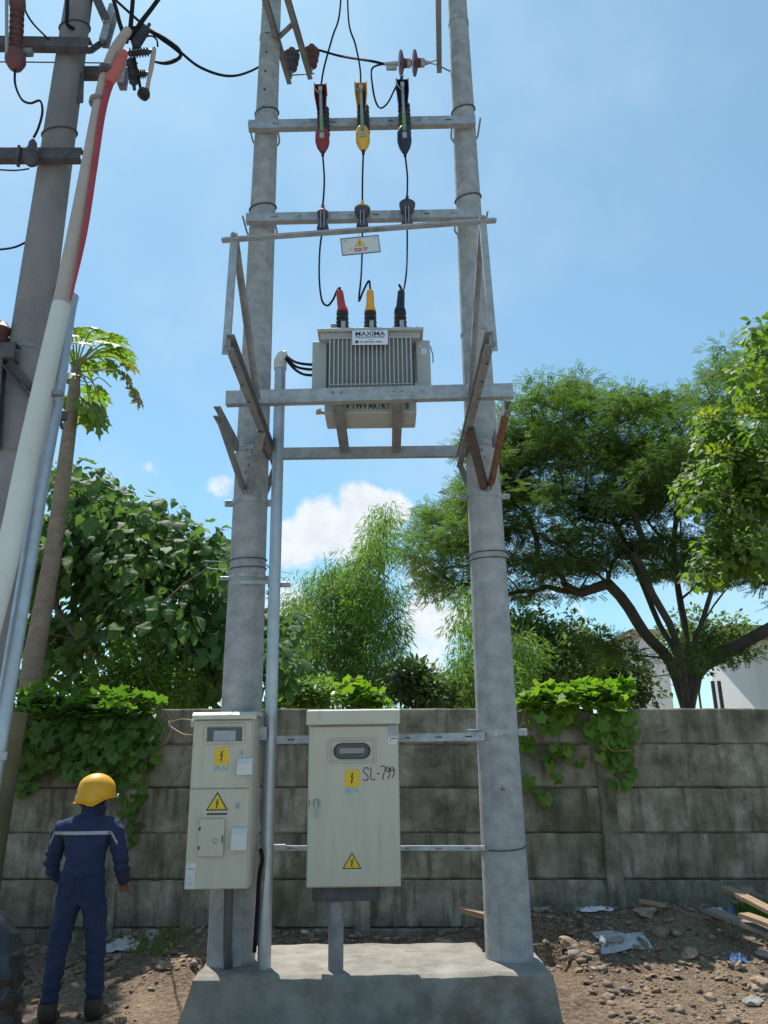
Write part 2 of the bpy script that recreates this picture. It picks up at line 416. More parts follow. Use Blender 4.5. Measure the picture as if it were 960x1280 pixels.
def finish(name, me, mat, parent, smooth, loc):
    me.materials.append(MATS[mat] if isinstance(mat, str) else mat)
    if smooth:
        me.polygons.foreach_set('use_smooth', np.ones(len(me.polygons), dtype=bool))
        try: me.set_sharp_from_angle(angle=math.radians(38))
        except Exception: pass
    me.update()
    o = bpy.data.objects.new(name, me); COL.objects.link(o)
    if parent is not None:
        o.parent = parent; ORIG[o.name] = Vector(loc)
    else:
        o.location = loc; ORIG[o.name] = Vector(loc)
    return o


def crom(pts, n):
    out = []; m = len(pts)
    for i in range(m - 1):
        p0, p1, p2, p3 = pts[max(i - 1, 0)], pts[i], pts[i + 1], pts[min(i + 2, m - 1)]
        for k in range(n):
            t_ = k / n
            out.append(.5 * ((2 * p1) + (p2 - p0) * t_ + (2 * p0 - 5 * p1 + 4 * p2 - p3) * t_ ** 2 + (3 * p1 - p0 - 3 * p2 + p3) * t_ ** 3))
    out.append(pts[-1]); return out


def tag(o, label, cat, group=None, kind=None):
    o['label'] = label; o['category'] = cat
    if group: o['group'] = group
    if kind: o['kind'] = kind
    return o


def thing(name, loc, label, cat, group=None):
    o = bpy.data.objects.new(name, None); COL.objects.link(o); o.location = loc; o.empty_display_size = .1
    ORIG[o.name] = Vector(loc); return tag(o, label, cat, group)


def text(body, size, o, ux, uy, mat, parent, name='lettering', sx=1.0, depth=.0015, align='CENTER', shear=0.0, bold=0.0):
    """lettering laid on a surface: origin o, reading direction ux, upward uy"""
    cu = bpy.data.curves.new(name, 'FONT'); cu.body = body; cu.size = size; cu.align_x = align; cu.align_y = 'CENTER'
    cu.extrude = depth / 2; cu.resolution_u = 3; cu.shear = shear; cu.offset = bold
    tmp = bpy.data.objects.new(name + '_tmp', cu); COL.objects.link(tmp)
    bpy.context.view_layer.update()
    me = bpy.data.meshes.new_from_object(tmp); bpy.data.objects.remove(tmp)
    ux, uy = Vector(ux).normalized(), Vector(uy).normalized(); nn = ux.cross(uy); loc = parent_origin(parent)
    for v in me.vertices:
        x, y, z = v.co; v.co = Vector(o) + ux * (x * sx) + uy * y + nn * (z + depth / 2) - loc
    me.materials.clear()
    return finish(name, me, mat, parent, False, loc)


def strokes(paths, o, ux, uy, r, mat, parent, name='lettering'):
    mb = MB(); ux, uy = Vector(ux).normalized(), Vector(uy).normalized()
    for p in paths: mb.tube([Vector(o) + ux * x + uy * y for x, y in p], r, 5, smooth=3)
    return mb.build(name, mat, parent, True)


BOLT_SIGN = [(.1, 1), (-.45, .05), (-.02, .12), (-.2, -.45), (-.34, -.4), (-.1, -1), (.18, -.5), (.04, -.48), (.42, .28), (.02, .2), (.38, .95)]
X, Yv, Z = Vector((1, 0, 0)), Vector((0, 1, 0)), Vector((0, 0, 1))

# ================================================================== the setting
def ground_z(x, y):
    """bare plot: a slight heap of spoil along the wall, hollows and clods elsewhere"""
    z = .05 * mnoise.noise((x * .6, y * .6, 1.3)) + .035 * mnoise.noise((x * 1.9, y * 1.9, 4.1)) + .014 * mnoise.noise((x * 6, y * 6, 8.0))
    heap = max(0.0, 1 - abs(y - 7.35) / 1.5)
    hx = .55 + .45 * mnoise.noise((x * .9, 3.3, .5)) + (.35 if x > 1.1 else 0)
    z += heap * heap * .30 * max(0, hx)
    if 7.9 < y: z = z * .4 - .05
    far = max(0, min(1, (math.hypot(x, y - 6) - 9) / 6)); z *= (1 - far)
    if -1.5 < x < 1.35 and 5.4 < y < 6.9: z = min(z, .02)
    return z - .02


gx = np.unique(np.concatenate([np.linspace(-400, -30, 8), np.linspace(-30, -6, 9), np.linspace(-6, 6, 171), np.linspace(6, 30, 9), np.linspace(30, 400, 8)]).round(4))
gy = np.unique(np.concatenate([np.linspace(-60, 1.5, 6), np.linspace(1.5, 4.2, 20), np.linspace(4.2, 9, 75), np.linspace(9, 40, 16), np.linspace(40, 700, 12)]).round(4))
mb = MB(); nx, ny = len(gx), len(gy)
mb.v = [(float(x), float(y), ground_z(float(x), float(y))) for y in gy for x in gx]
mb.f = [(j * nx + i, j * nx + i + 1, (j + 1) * nx + i + 1, (j + 1) * nx + i) for j in range(ny - 1) for i in range(nx - 1)]
o = mb.build('ground', 'earth', None, True, loc=(0, 0, 0)); o['kind'] = 'structure'; o['label'] = 'bare brown earth plot strewn with stones and litter'

# unseen pale concrete paving, added to bounce sunlight onto the shaded fronts
mb = MB(); 
for k in range(5): mb.box((-10 + k * 5.0, -1.2, .03), (4.985, 9.6, .10), bev=.01)
o = mb.build('bounce_paving', 'bounce_concrete', None, loc=(0, 0, 0)); o['kind'] = 'structure'

# ---- boundary wall of cast panels between posts
WY = 7.8
wall = thing('boundary_wall', (0, WY, 0), 'weathered grey precast concrete panel wall behind the poles', 'wall')
wall_tilt = -ROLL * .9
post_px = [-155, 148, 452, 757, 1060, 1365]
post_x = [P(p, 985, WY).x for p in post_px]
top_z = 2.04
rows = [.335, .40, .40, .40, .40, .40]


def tiltz(x, z): return z - math.tan(ROLL) * .9 * (x - .3)


for b_ in range(len(post_x) - 1):
    xa, xb = post_x[b_] + .06, post_x[b_ + 1] - .06; z = top_z
    for r_i, hgt in enumerate(rows):
        w = xb - xa; n = 30; mb = MB(); dy = random.uniform(-.012, .012); lean = random.uniform(-.008, .008)
        zt, zb = z - .004, z - hgt + .004 + (0.004 if r_i % 2 else 0)
        e = .012
        prof = [(-.025 + e, zt), (-.025, zt - e), (-.025, zb + e), (-.025 + e, zb), (.025, zb - (.02 if r_i < 5 else 0)), (.025, zt)]
        vs = []
        for i in range(n + 1):
            x = xa + w * i / n
            for k, (yy, zz) in enumerate(prof):
                jz = (random.uniform(-.003, .003) - (.016 * (random.random() < .05) if k == 0 else 0)) if k in (0, 3) else 0
                if r_i == 0 and k in (0, 5): jz = .006 * mnoise.noise((x * 3, b_, k)) + random.uniform(-.003, .003)
                vs.append((x, WY + dy + lean * (i / n) + yy + (random.uniform(-.0005, .0005) + .004 * mnoise.noise((x * 1.3, zz * 2, b_)) if k < 4 else 0), tiltz(x, zz + jz)))
        fs = [(i * 6 + k, i * 6 + (k + 1) % 6, (i + 1) * 6 + (k + 1) % 6, (i + 1) * 6 + k) for i in range(n) for k in range(6)]
        fs += [tuple(range(6))[::-1], tuple(range(n * 6, n * 6 + 6))]
        mb.add(vs, fs).build('panel', 'wall_concrete', wall)
        z -= hgt
for i, x in enumerate(post_x):
    mb = MB(); zt = tiltz(x, top_z - .05)
    mb.box((x, WY - .005, zt / 2 - .2), (.15, .13, zt + .4), bev=.012)
    mb.build('post', 'wall_concrete', wall)

# ---- concrete footing block under the poles, and the slab behind it
def lump(name, x0, x1, y0, y1, z1, mat, label, flare=.06, cat='footing', nxs=90, nys=22, nzs=12):
    mb = MB(); vs = {}

    def pt(u, v, w):
        fl = flare * (1 - w) ** 1.6
        x = x0 - fl * 2 + (x1 - x0 + fl * 3.2) * u; y = y0 - fl * .9 + (y1 - y0 + fl * 1.6) * v; z = -.15 + (z1 + .15) * w
        rd = .035
        if w > .99:
            du = min(u, 1 - u) * (x1 - x0); dv = min(v, 1 - v) * (y1 - y0); z -= max(0, rd - min(du, dv)) * .55
        nz_ = mnoise.noise_vector((x * 3.1, y * 3.1, z * 3.1)) * .020 + mnoise.noise_vector((x * 11, y * 11, z * 11)) * .007 + mnoise.noise_vector((x * 34, y * 34, z * 34)) * .0025
        return (x + nz_.x, y + nz_.y, z + nz_.z * .55)

    def vid(i, j, k):
        if (i, j, k) not in vs:
            vs[(i, j, k)] = len(mb.v); mb.v.append(pt(i / nxs, j / nys, k / nzs))
        return vs[(i, j, k)]
    for i in range(nxs):
        for j in range(nys): mb.f.append((vid(i, j, nzs), vid(i + 1, j, nzs), vid(i + 1, j + 1, nzs), vid(i, j + 1, nzs)))
    for k in range(nzs):
        for i in range(nxs):
            mb.f.append((vid(i, 0, k), vid(i + 1, 0, k), vid(i + 1, 0, k + 1), vid(i, 0, k + 1)))
            mb.f.append((vid(i + 1, nys, k), vid(i, nys, k), vid(i, nys, k + 1), vid(i + 1, nys, k + 1)))
        for j in range(nys):
            mb.f.append((vid(0, j + 1, k), vid(0, j, k), vid(0, j, k + 1), vid(0, j + 1, k + 1)))
            mb.f.append((vid(nxs, j, k), vid(nxs, j + 1, k), vid(nxs, j + 1, k + 1), vid(nxs, j, k + 1)))
    o = mb.build(name, mat, None, True)
    return tag(o, label, cat)


PLZ = .28
PY = 5.9
PXL = (P(302, 860, PY).x + P(338, 60, PY).x) / 2
PXR = (P(622, 860, PY).x + P(571, 40, PY).x) / 2
lump('concrete_footing', P(238, 1205, 5.5).x, P(688, 1205, 5.6).x, 5.52, 6.12, PLZ, 'plinth_concrete', 'long raised concrete footing block under the twin poles and cabinets', .07)
lump('concrete_slab', P(300, 1175, 6.5).x, P(600, 1175, 6.5).x, 6.15, 6.62, .235, 'plinth_concrete', 'low concrete slab directly behind the raised footing', .02, 'slab')


# ================================================================== poles
def prad(z): return .165 - z * .0078


def pole(name, x, y, z0, z1, mat, label, group, rscale=1.0):
    t_ = thing(name, (x, y, max(z0, 0)), label, 'utility pole', group)
    prof = [(prad(z) * rscale, z) for z in np.linspace(z0, z1, 40)]
    MB().lathe([(r, z) for r, z in prof], (x, y, 0), seg=36).build('shaft', mat, t_, True)
    return t_


def band(pole_, x, y, z, h=.045, mat='band_steel', lug=True, rs=1.0, tilt=0.0):
    r = prad(z) * rs + .005
    ax = Vector((tilt, 0, 1)).normalized()
    b_ = MB().lathe([(r - .004, -h / 2), (r, -h / 2), (r, h / 2), (r - .004, h / 2)], (x, y, z), ax, 32).build('band', mat, pole_, True)
    if lug:
        for s_ in (-1, 1):
            m_ = MB().box((x + s_ * (r + .028), y, z), (.07, .03, h), bev=.003)
            m_.tube([(x + s_ * (r + .035), y - .045, z), (x + s_ * (r + .035), y + .045, z)], .007, 6)
            m_.build('clamp_lug', mat, b_)
    return b_


def wirering(pole_, x, y, z, rr, mat='strap_dark', rs=1.0, tilt=.15, name='wire_tie'):
    r = prad(z) * rs + rr
    pts = [(x + r * math.cos(a), y + r * math.sin(a), z + tilt * r * math.sin(a + .6)) for a in np.linspace(0, 2 * math.pi, 33)]
    return MB().tube(pts, rr, 6, False).build(name, mat, pole_, True)


def zat(py, Y=PY): return P(480, py, Y).z


poleL = pole('utility_pole', PXL, PY, .1, 11.5, 'pole_concrete', 'grey concrete pole on the left of the transformer, behind the narrow cabinet', 'twin concrete poles carrying the transformer')
poleR = pole('utility_pole', PXR, PY, .1, 11.5, 'pole_concrete', 'grey concrete pole on the right of the transformer, its base bare', 'twin concrete poles carrying the transformer')
for pl, x, ys in ((poleL, PXL, ((622, .05, 1), (558, .05, 0), (717, .03, 1), (36, .05, 0), (136, .03, 0))), (poleR, PXR, ((917, .05, 1), (618, .04, 1), (555, .04, 0), (412, .02, 0), (20, .05, 0)))):
    for py, h_, lg in ys: band(pl, x, PY, P(480, py, PY - .1).z, h_, lug=bool(lg), tilt=random.uniform(-.04, .04))
for pl, x, ys in ((poleL, PXL, (130, 250, 695, 706)), (poleR, PXR, (130, 241, 690, 1062, 698))):
    for py in ys: wirering(pl, x, PY, P(480, py, PY - .1).z, .007 if py < 400 else .005, tilt=.35 if py < 400 else .08)
# mould seams of the spun concrete
for pl, x, degs in ((poleL, PXL, (-52, 128)), (poleR, PXR, (-118, 62))):
    for dg_ in degs:
        a = math.radians(dg_)
        MB().tube([(x + prad(z) * math.cos(a), PY + prad(z) * math.sin(a), z) for z in np.linspace(.2, 11.4, 60)], [.0045 + .002 * mnoise.noise((z * 4, dg_, 0)) for z in np.linspace(.2, 11.4, 60)], 5, False).build('mould_seam', 'pole_concrete', pl, True)
# dark discs painting the shade of step-bolt holes up the left pole
for k, py in enumerate((12, 50, 74, 98, 121, 143, 168)):
    z = P(480, py, PY).z; r = prad(z)
    a = math.radians(-97)
    MB().lathe([(.013, 0), (.013, .004)], (PXL + (r - .001) * math.cos(a), PY + (r - .001) * math.sin(a), z), (math.cos(a), math.sin(a), 0), 10).build('hole_shade_disc', 'recess_shade', poleL)
# small painted marks on the right pole: earth sign in ink, yellow ring
z = P(480, 987, PY).z; r = prad(z) + .001
for a0, mats in ((-92, 'ink_black'), (-78, 'fuse_yellow')):
    a = math.radians(a0); c = Vector((PXR + r * math.cos(a), PY + r * math.sin(a), z)); tx = Vector((-math.sin(a), math.cos(a), 0))
    m_ = MB()
    if a0 == -92:
        m_.tube([c + Z * .03, c], .0018, 5); m_.tube([c - tx * .018, c + tx * .018], .0018, 5); m_.tube([c - tx * .011 - Z * .008, c + tx * .011 - Z * .008], .0018, 5)
    else:
        m_.tube([c + tx * .012 * math.cos(q) + Z * .012 * math.sin(q) for q in np.linspace(0, 6.283, 17)], .0025, 5, False)
    m_.build('painted_mark', mats, poleR)
z = P(480, 313, PY).z; r = prad(z) + .002
MB().lathe([(.012, 0), (.012, .003)], (PXR, PY - r, z), (0, -1, 0), 12).build('painted_mark', 'fuse_yellow', poleR)
# stencilled figures by the platform, too worn to read: short strokes
for px_, pole_, cx in ((309, poleL, PXL), (597, poleR, PXR)):
    m_ = MB()
    for rr_ in range(5 if pole_ is poleL else 2):
        for cc_ in range(3):
            if random.random() < .2: continue
            a = math.radians(-100 + cc_ * 9 if pole_ is poleL else -108 + cc_ * 9); z = P(480, (560 if pole_ is poleL else 572) + rr_ * 9, PY).z; r = prad(z) + .001
            c = Vector((cx + r * math.cos(a), PY + r * math.sin(a), z)); tx = Vector((-math.sin(a), math.cos(a), 0))
            m_.tube([c - Z * .012, c + Z * .012], .003, 4)
            if random.random() < .6: m_.tube([c + Z * .01, c + Z * .008 + tx * .012], .0025, 4)
    m_.build('worn_stencil', 'ink_maroon' if pole_ is poleL else 'ink_black', pole_)['kind'] = 'stuff'
# loose tie wires round the left pole below the platform
m_ = MB()
for k, (py, dz, L_) in enumerate(((694, .01, .34), (699, -.03, .42), (706, .02, .30), (696, -.06, .22))):
    z = P(480, py, PY - .2).z; s_ = 1 if k % 2 else -1
    y_ = PY - prad(z) - .008
    m_.tube([(PXL - s_ * .05, y_, z), (PXL + s_ * .12, y_ + .06, z + .01), (PXL + s_ * .2, y_ + .12, z + dz), (PXL + s_ * (.2 + L_ * .4), y_ + .14, z + dz * 2)], .0035, 5, smooth=4)
m_.build('loose_wire', 'band_steel', poleL, True)

# ================================================================== transformer platform
ZB = 3.98           # underside level of the beams that run forward
plat = thing('transformer_platform', (0, 5.2, ZB), 'bolted steel channel platform with guard rail carrying the grey transformer', 'platform')
XBL = PXL + prad(4) + .035; XBR = PXR - prad(4) - .035


def bolts(part, pts, ax=(0, -1, 0), r=.013):
    for p in pts: MB().lathe([(r, 0), (r, .01), (r * .6, .01), (r * .6, .022)], p, ax, 6).build('bolt', 'bolt_steel', part)


near = 4.08; rear = 6.12
for x, fl, mt in ((XBL, 1, 'galvanised_dull'), (XBR, -1, 'galvanised_dull')):
    b_ = MB().channel((x, near, ZB), (x, rear, ZB), .05, .10, .007, flip=fl).build('side_beam', mt, plat)
    for yy in (4.3, 4.55, 4.8, 5.3, 5.55): MB().lathe([(.009, 0), (.009, .002)], (x - fl * .01, yy, ZB - .0515), (0, 0, -1), 8).build('hole_shade_disc', 'recess_shade', b_)  # discs coloured dark for the shade in bolt holes
    bolts(b_, [(x, near + .05, ZB - .05), (x, rear - .08, ZB - .05)], (0, 0, -1), .016)
FBY = 5.06
pL, pR = P(283, 501, FBY), P(641, 491, FBY - .04)
zf = ZB + .10
fb = MB().channel((pL.x, FBY, zf), (pR.x, FBY - .04, zf + .012), .06, .105, .008, flip=-1).build('front_beam', 'galvanised', plat)
rb = MB().channel((PXL - .02, rear - .02, zf - .012), (PXR + .02, rear - .02, zf - .012), .05, .095, .007, flip=-1).build('rear_beam', 'galvanised', plat)
for px in (424, 497):
    x = P(px, 530, 5.3).x
    MB().channel((x, FBY - .03, zf + .0), (x + .0, rear - .06, zf + .0), .075, .055, .007, up=(0, 0, 1)).build('bearer', 'galvanised_dull', plat)
    bolts(plat, [(x - .03, FBY - .045, zf + .02), (x + .03, FBY - .045, zf + .02)])
# outer forward arms under the front beam ends, and V struts down to the pole bands
for sgn, px, mt1, mt2, mt3 in ((-1, PXL, 'galvanised_dull', 'galvanised_dull', 'galvanised_dull'), (1, PXR, 'galvanised_dull', 'rust', 'rusty_dark')):
    af, arr = (P(271, 514, FBY - .02), P(295, 557, 5.70)) if sgn < 0 else (P(635, 506, FBY - .05), P(619, 560, 5.70))
    af.z = arr.z = ZB - .005
    xo = af.x
    arm = MB().channel(af, arr, .05, .08, .007, flip=sgn).build('outer_arm', mt1, plat)
    bolts(arm, [af + Vector((0, .06, -.042)), arr + Vector((0, -.08, -.042))], (0, 0, -1))
    zb_ = P(480, 613, PY - .12).z
    foot = Vector((px + sgn * .015, PY - prad(zb_) - .015, zb_))
    MB().angle(Vector((xo, FBY + .03, ZB - .06)), foot + Vector((sgn * .03, 0, 0)), .06, .007, up=(sgn, .2, .3), flip=sgn).build('strut', mt2, plat)
    MB().angle(Vector((px - sgn * (prad(4) + .035), PY - .62, ZB - .06)), foot - Vector((sgn * .03, 0, 0)), .055, .007, up=(-sgn, .2, .3), flip=sgn).build('strut', mt3, plat)
    MB().angle(Vector((px - sgn * (prad(4) + .03), rear - .05, ZB - .06)), Vector((px - sgn * .06, PY + .12, zb_ - .05)), .05, .007, up=(-sgn, .2, .3), flip=sgn).build('strut', mt1, plat)
    bolts(plat, [foot + Vector((0, -.012, -.01))], (0, -1, 0), .018)
# guard rail across the near end with A-shaped side frames
railL, railR = P(277, 298, 4.10), P(620, 273, 4.10)
rail = MB().angle(railL, railR, .042, .005, up=(0, 0, 1)).build('guard_rail', 'galvanised', plat)
for px, py, bx in ((293, 297, XBL - .03), (603, 276, XBR + .03)):
    tp = P(px, py, 4.12)
    fr = MB().angle(tp + Z * .02, (bx, near + .05, ZB - .07), .042, .005, up=(0, 1, 0), flip=1 if bx > 0 else -1).build('rail_post', 'galvanised', plat)
    MB().angle(tp + Vector((0, .03, 0)), (bx + (.045 if bx < 0 else -.045), 5.0, ZB + .06), .042, .005, up=(1, 0, 0)).build('rail_brace', 'galvanised_dull', plat)
    bolts(fr, [tp + Vector((0, -.028, 0)), (bx, near + .02, ZB - .02)])


# ================================================================== distribution transformer
TY = 5.12       # fin tips
tx0, tx1 = P(412, 460, TY).x, P(514, 460, TY).x
tcx = (tx0 + tx1) / 2
zt0 = P(460, 516, 5.33).z
tr = thing('transformer', (tcx, 5.5, zt0), 'light grey oil-filled distribution transformer on the steel platform', 'transformer')
ZC = P(463, 411, TY - .02).z             # cover level
bx0, bx1 = P(405, 515, 5.30).x, P(521, 515, 5.30).x
MB().box(((bx0 + bx1) / 2, 5.48, (zt0 + ZC) / 2), (bx1 - bx0, .30, ZC - zt0), bev=.008).build('tank', 'transformer_paint', tr)
MB().box((tcx + .002, 5.52, ZC + .012), (P(529, 411, 5.15).x - P(397, 411, 5.15).x, .80, .026), bev=.004).build('cover', 'transformer_paint', tr)
m_ = MB(); m_.box((tcx, 5.52, ZC - .028), (P(525, 411, 5.15).x - P(401, 411, 5.15).x, .74, .05)); m_.build('rim', 'transformer_paint', tr)
for k in range(9): MB().lathe([(.009, 0), (.009, .014)], (tcx - .36 + k * .09, 5.15, ZC + .025), Z, 6).build('bolt', 'bolt_steel', tr)
zfb, zft = P(460, 481, TY).z, ZC - .06
nf = 20
for k in range(nf):
    x = tx0 + (tx1 - tx0) * k / (nf - 1)
    MB().prism([(TY, zft), (TY, zfb), (TY + .03, zfb - .035), (5.32, zfb - .035), (5.32, zft)], (x - .004, 0, 0), Yv, Z, .008).build('fin', 'transformer_fin', tr)
MB().box(((tx0 + tx1) / 2, TY + .065, (zft + zfb) / 2 - .02), (tx1 - tx0 + .02, .03, zft - zfb + .05)).build('added_fin_backing', 'transformer_paint', tr)  # plate added so the gaps between fins look less black
for zz in (zfb + .005, zft - .004): MB().tube([(tx0 - .004, TY, zz), (tx1 + .004, TY, zz)], .006, 6).build('fin_bar', 'transformer_paint', tr)
# side cooling banks: end plates proud of the tank
for a, b2, nm in ((390, 408, -1), (521, 538.5, 1)):
    xa, xb = P(a, 460, 5.2).x, P(b2, 460, 5.2).x
    zt, zb2 = P(400, 426, 5.2).z, P(400, 494, 5.2).z
    sb = MB().box(((xa + xb) / 2, 5.215, (zt + zb2) / 2), (xb - xa, .012, zt - zb2), bev=.003).build('radiator_plate', 'transformer_paint', tr)
    for k in range(3):
        y = 5.25 + k * .04
        MB().box(((xa + xb) / 2, y, (zt + zb2) / 2), (xb - xa, .008, zt - zb2)).build('fin', 'transformer_fin', tr)
    if nm == 1:
        MB().box((xb - .05, 5.207, zt - .10), (.045, .004, .05)).build('rating_sticker', 'sticker_white', tr)
        MB().box((xb - .075, 5.207, zt - .055), (.014, .004, .014)).build('rating_sticker', 'sticker_white', tr)
        MB().tube([(xb + .004, 5.22, zt - .05), (xb + .02, 5.2, zt - .14), (xb + .018, 5.2, zt - .2)], .004, 5).build('loose_cable', 'cable_black', tr)
    else:
        MB().lathe([(.008, 0), (.008, .006)], ((xa + xb) / 2, 5.209, zt - .04), (0, -1, 0), 6).build('bolt', 'bolt_steel', tr)
for px in (419, 505):       # mounting feet
    x = P(px, 494, 5.2).x
    MB().box((x, 5.16, zf + .075), (.075, .12, .022), bev=.003).build('foot', 'transformer_paint', tr)
    bolts(tr, [(x - .02, 5.13, zf + .086), (x + .02, 5.13, zf + .086)], Z, .009)
MB().box((tcx, 5.27, zf + .12), (tx1 - tx0 + .05, .09, .012)).build('skirt', 'transformer_paint', tr)
# drain valve
v0 = Vector((bx0 + .005, 5.42, P(404, 519, 5.42).z + .02)); m_ = MB(); m_.tube([v0, v0 + Vector((-.05, -.01, 0))], .014, 10); m_.tube([v0 + Vector((-.05, -.01, 0)), v0 + Vector((-.075, -.012, .002))], .02, 8); m_.tube([v0 + Vector((-.045, -.01, 0)), v0 + Vector((-.045, -.01, .03))], .006, 6)
m_.tube([v0 + Vector((-.06, -.01, .03)), v0 + Vector((-.03, -.01, .03))], .005, 6); m_.build('drain_valve', 'brass', tr, True)
# stencilled letters low on the tank, half hidden by the beam
for body, px in (('V', 434.5), ('TWV', 449), ('ARTR', 471), ('I', 485), ('II', 509)):
    text(body, .085, P(px, 507.5, 5.328), X, Z, 'ink_black', tr, 'stencil_letters', sx=.62, bold=.001)
# maker's plate
cc = P(462.5, 422, TY - .015); pw, ph = .268, .122
plate = MB().box(cc, (pw, .006, ph), bev=.002).build('name_plate', 'name_plate', tr)
f = cc + Vector((0, -.0035, 0))
text('MAXIMA', .052, f + Z * .030, X, Z, 'ink_blue', plate, sx=1.12, depth=.001, bold=.0008)
text('TRANSFORMER', .023, f + Z * .001, X, Z, 'ink_blue', plate, sx=1.38, depth=.001)
m_ = MB(); lx = f.x - pw / 2 + .035
m_.lathe([(.013, 0), (.013, .001)], (lx, f.y, f.z - .037), (0, -1, 0), 14)
for a, b2 in ((.03, .058), (.064, .10), (.104, .142), (.148, .205)):
    n_ = int((b2 - a) / .0085)
    for k in range(n_): m_.box((f.x - pw / 2 + .03 + a + k * .0085, f.y, f.z - .038 + random.uniform(-.001, .001)), (.0062, .001, .010))
for k in range(6): m_.box((f.x - .01 + k * .006, f.y, f.z - .02), (.004, .001, .004))
m_.build('small_print', 'ink_blue', plate)
# bushings with coloured boots
BUSH = []
for px, mt in ((428, 'cap_red'), (463, 'cap_orange'), (500.5, 'cap_blue')):
    base = P(px, 409, 5.21); base.z = ZC + .025
    H_ = P(px, 363.5, 5.21).z - base.z; hb = H_ * .50; st = hb / 5
    prof = [(.050, 0)]
    for k in range(5): prof += [(.034, (k + .1) * st), (.052 - k * .0012, (k + .38) * st), (.052 - k * .0012, (k + .62) * st), (.034, (k + .92) * st)]
    bs = MB().lathe(prof + [(.034, hb)], base, seg=20).build('bushing', 'bushing_black', tr, True)
    lean = (-.022 if mt == 'cap_red' else .012 if mt == 'cap_blue' else 0)
    p0 = base + Z * (hb - .006); p1 = base + Vector((lean * .5, 0, hb + H_ * .22)); p2 = base + Vector((lean, 0, H_))
    MB().tube([p0, p0 + Z * H_ * .06, p0 + Z * H_ * .13 + Vector((lean * .2, 0, 0)), p1, p2 - Z * .015, p2], [.047, .044, .034, .031, .028, .020], 16, smooth=3).build('boot', mt, bs, True)
    MB().box(base + Vector((.01, -.058, .035)), (.034, .010, .085), bev=.002).build('clamp_plate', 'galvanised', tr)
    BUSH.append(p2 - Z * .003)
MB().box((BUSH[0].x - .04, 5.20, ZC + .062), (.05, .05, .075), bev=.006).build('relief_valve', 'galvanised_dull', tr)

# ================================================================== cross-arms, fuses, conductors
def cable(name, pts, r, label, mat='cable_black', group='black conductors of the transformer', n=6):
    o = MB().tube(pts, r, 6, smooth=n).build(name, mat, None, True)
    return tag(o, label, 'cable', group)


AY = PY - prad(7) - .05       # arms clamped on the near face of the poles


def crossarm(name, l, r, Y, w, h, mat, label, holes=0):
    p0, p1 = P(*l, Y), P(*r, Y)
    zt = (p0.z + p1.z) / 2
    t_ = thing(name, ((p0.x + p1.x) / 2, Y, zt - h / 2), label, 'crossarm')
    MB().channel(p0, p1, w, h, .007, flip=-1).build('channel', mat, t_)
    m_ = MB()
    for k in range(holes):
        q = p0.lerp(p1, .12 + .76 * k / max(1, holes - 1)); m_.box(q + Vector((0, -w / 2 - .001, -.0)), (.016 if k % 2 else .05, .003, .011), bev=.001)
    if holes: m_.build('slot_shade', 'recess_shade', t_)  # dark bars on the face paint the shade of open slots
    for x in (PXL, PXR):
        z = p0.lerp(p1, (x - p0.x) / (p1.x - p0.x)).z; r_ = prad(z)
        pts = [(x - r_ - .02, Y - .04, z), (x - r_ - .02, PY, z)] + [(x + (r_ + .02) * math.cos(a), PY + (r_ + .02) * math.sin(a), z) for a in np.linspace(math.pi, 0, 12)] + [(x + r_ + .02, Y - .04, z)]
        MB().tube(pts, .009, 6).build('u_bolt', 'galvanised', t_, True)
    return t_


FY = AY
cross1 = crossarm('crossarm', (311, 158), (594, 152), FY, .06, .095, 'galvanised', 'upper galvanised crossarm between the twin poles holding three coloured fuse cutouts', 7)
IY = PY - prad(6) - .06
cross2 = crossarm('crossarm', (308, 274), (600, 268.5), IY, .06, .085, 'galvanised', 'galvanised crossarm between the twin poles holding three line-post insulators', 8)

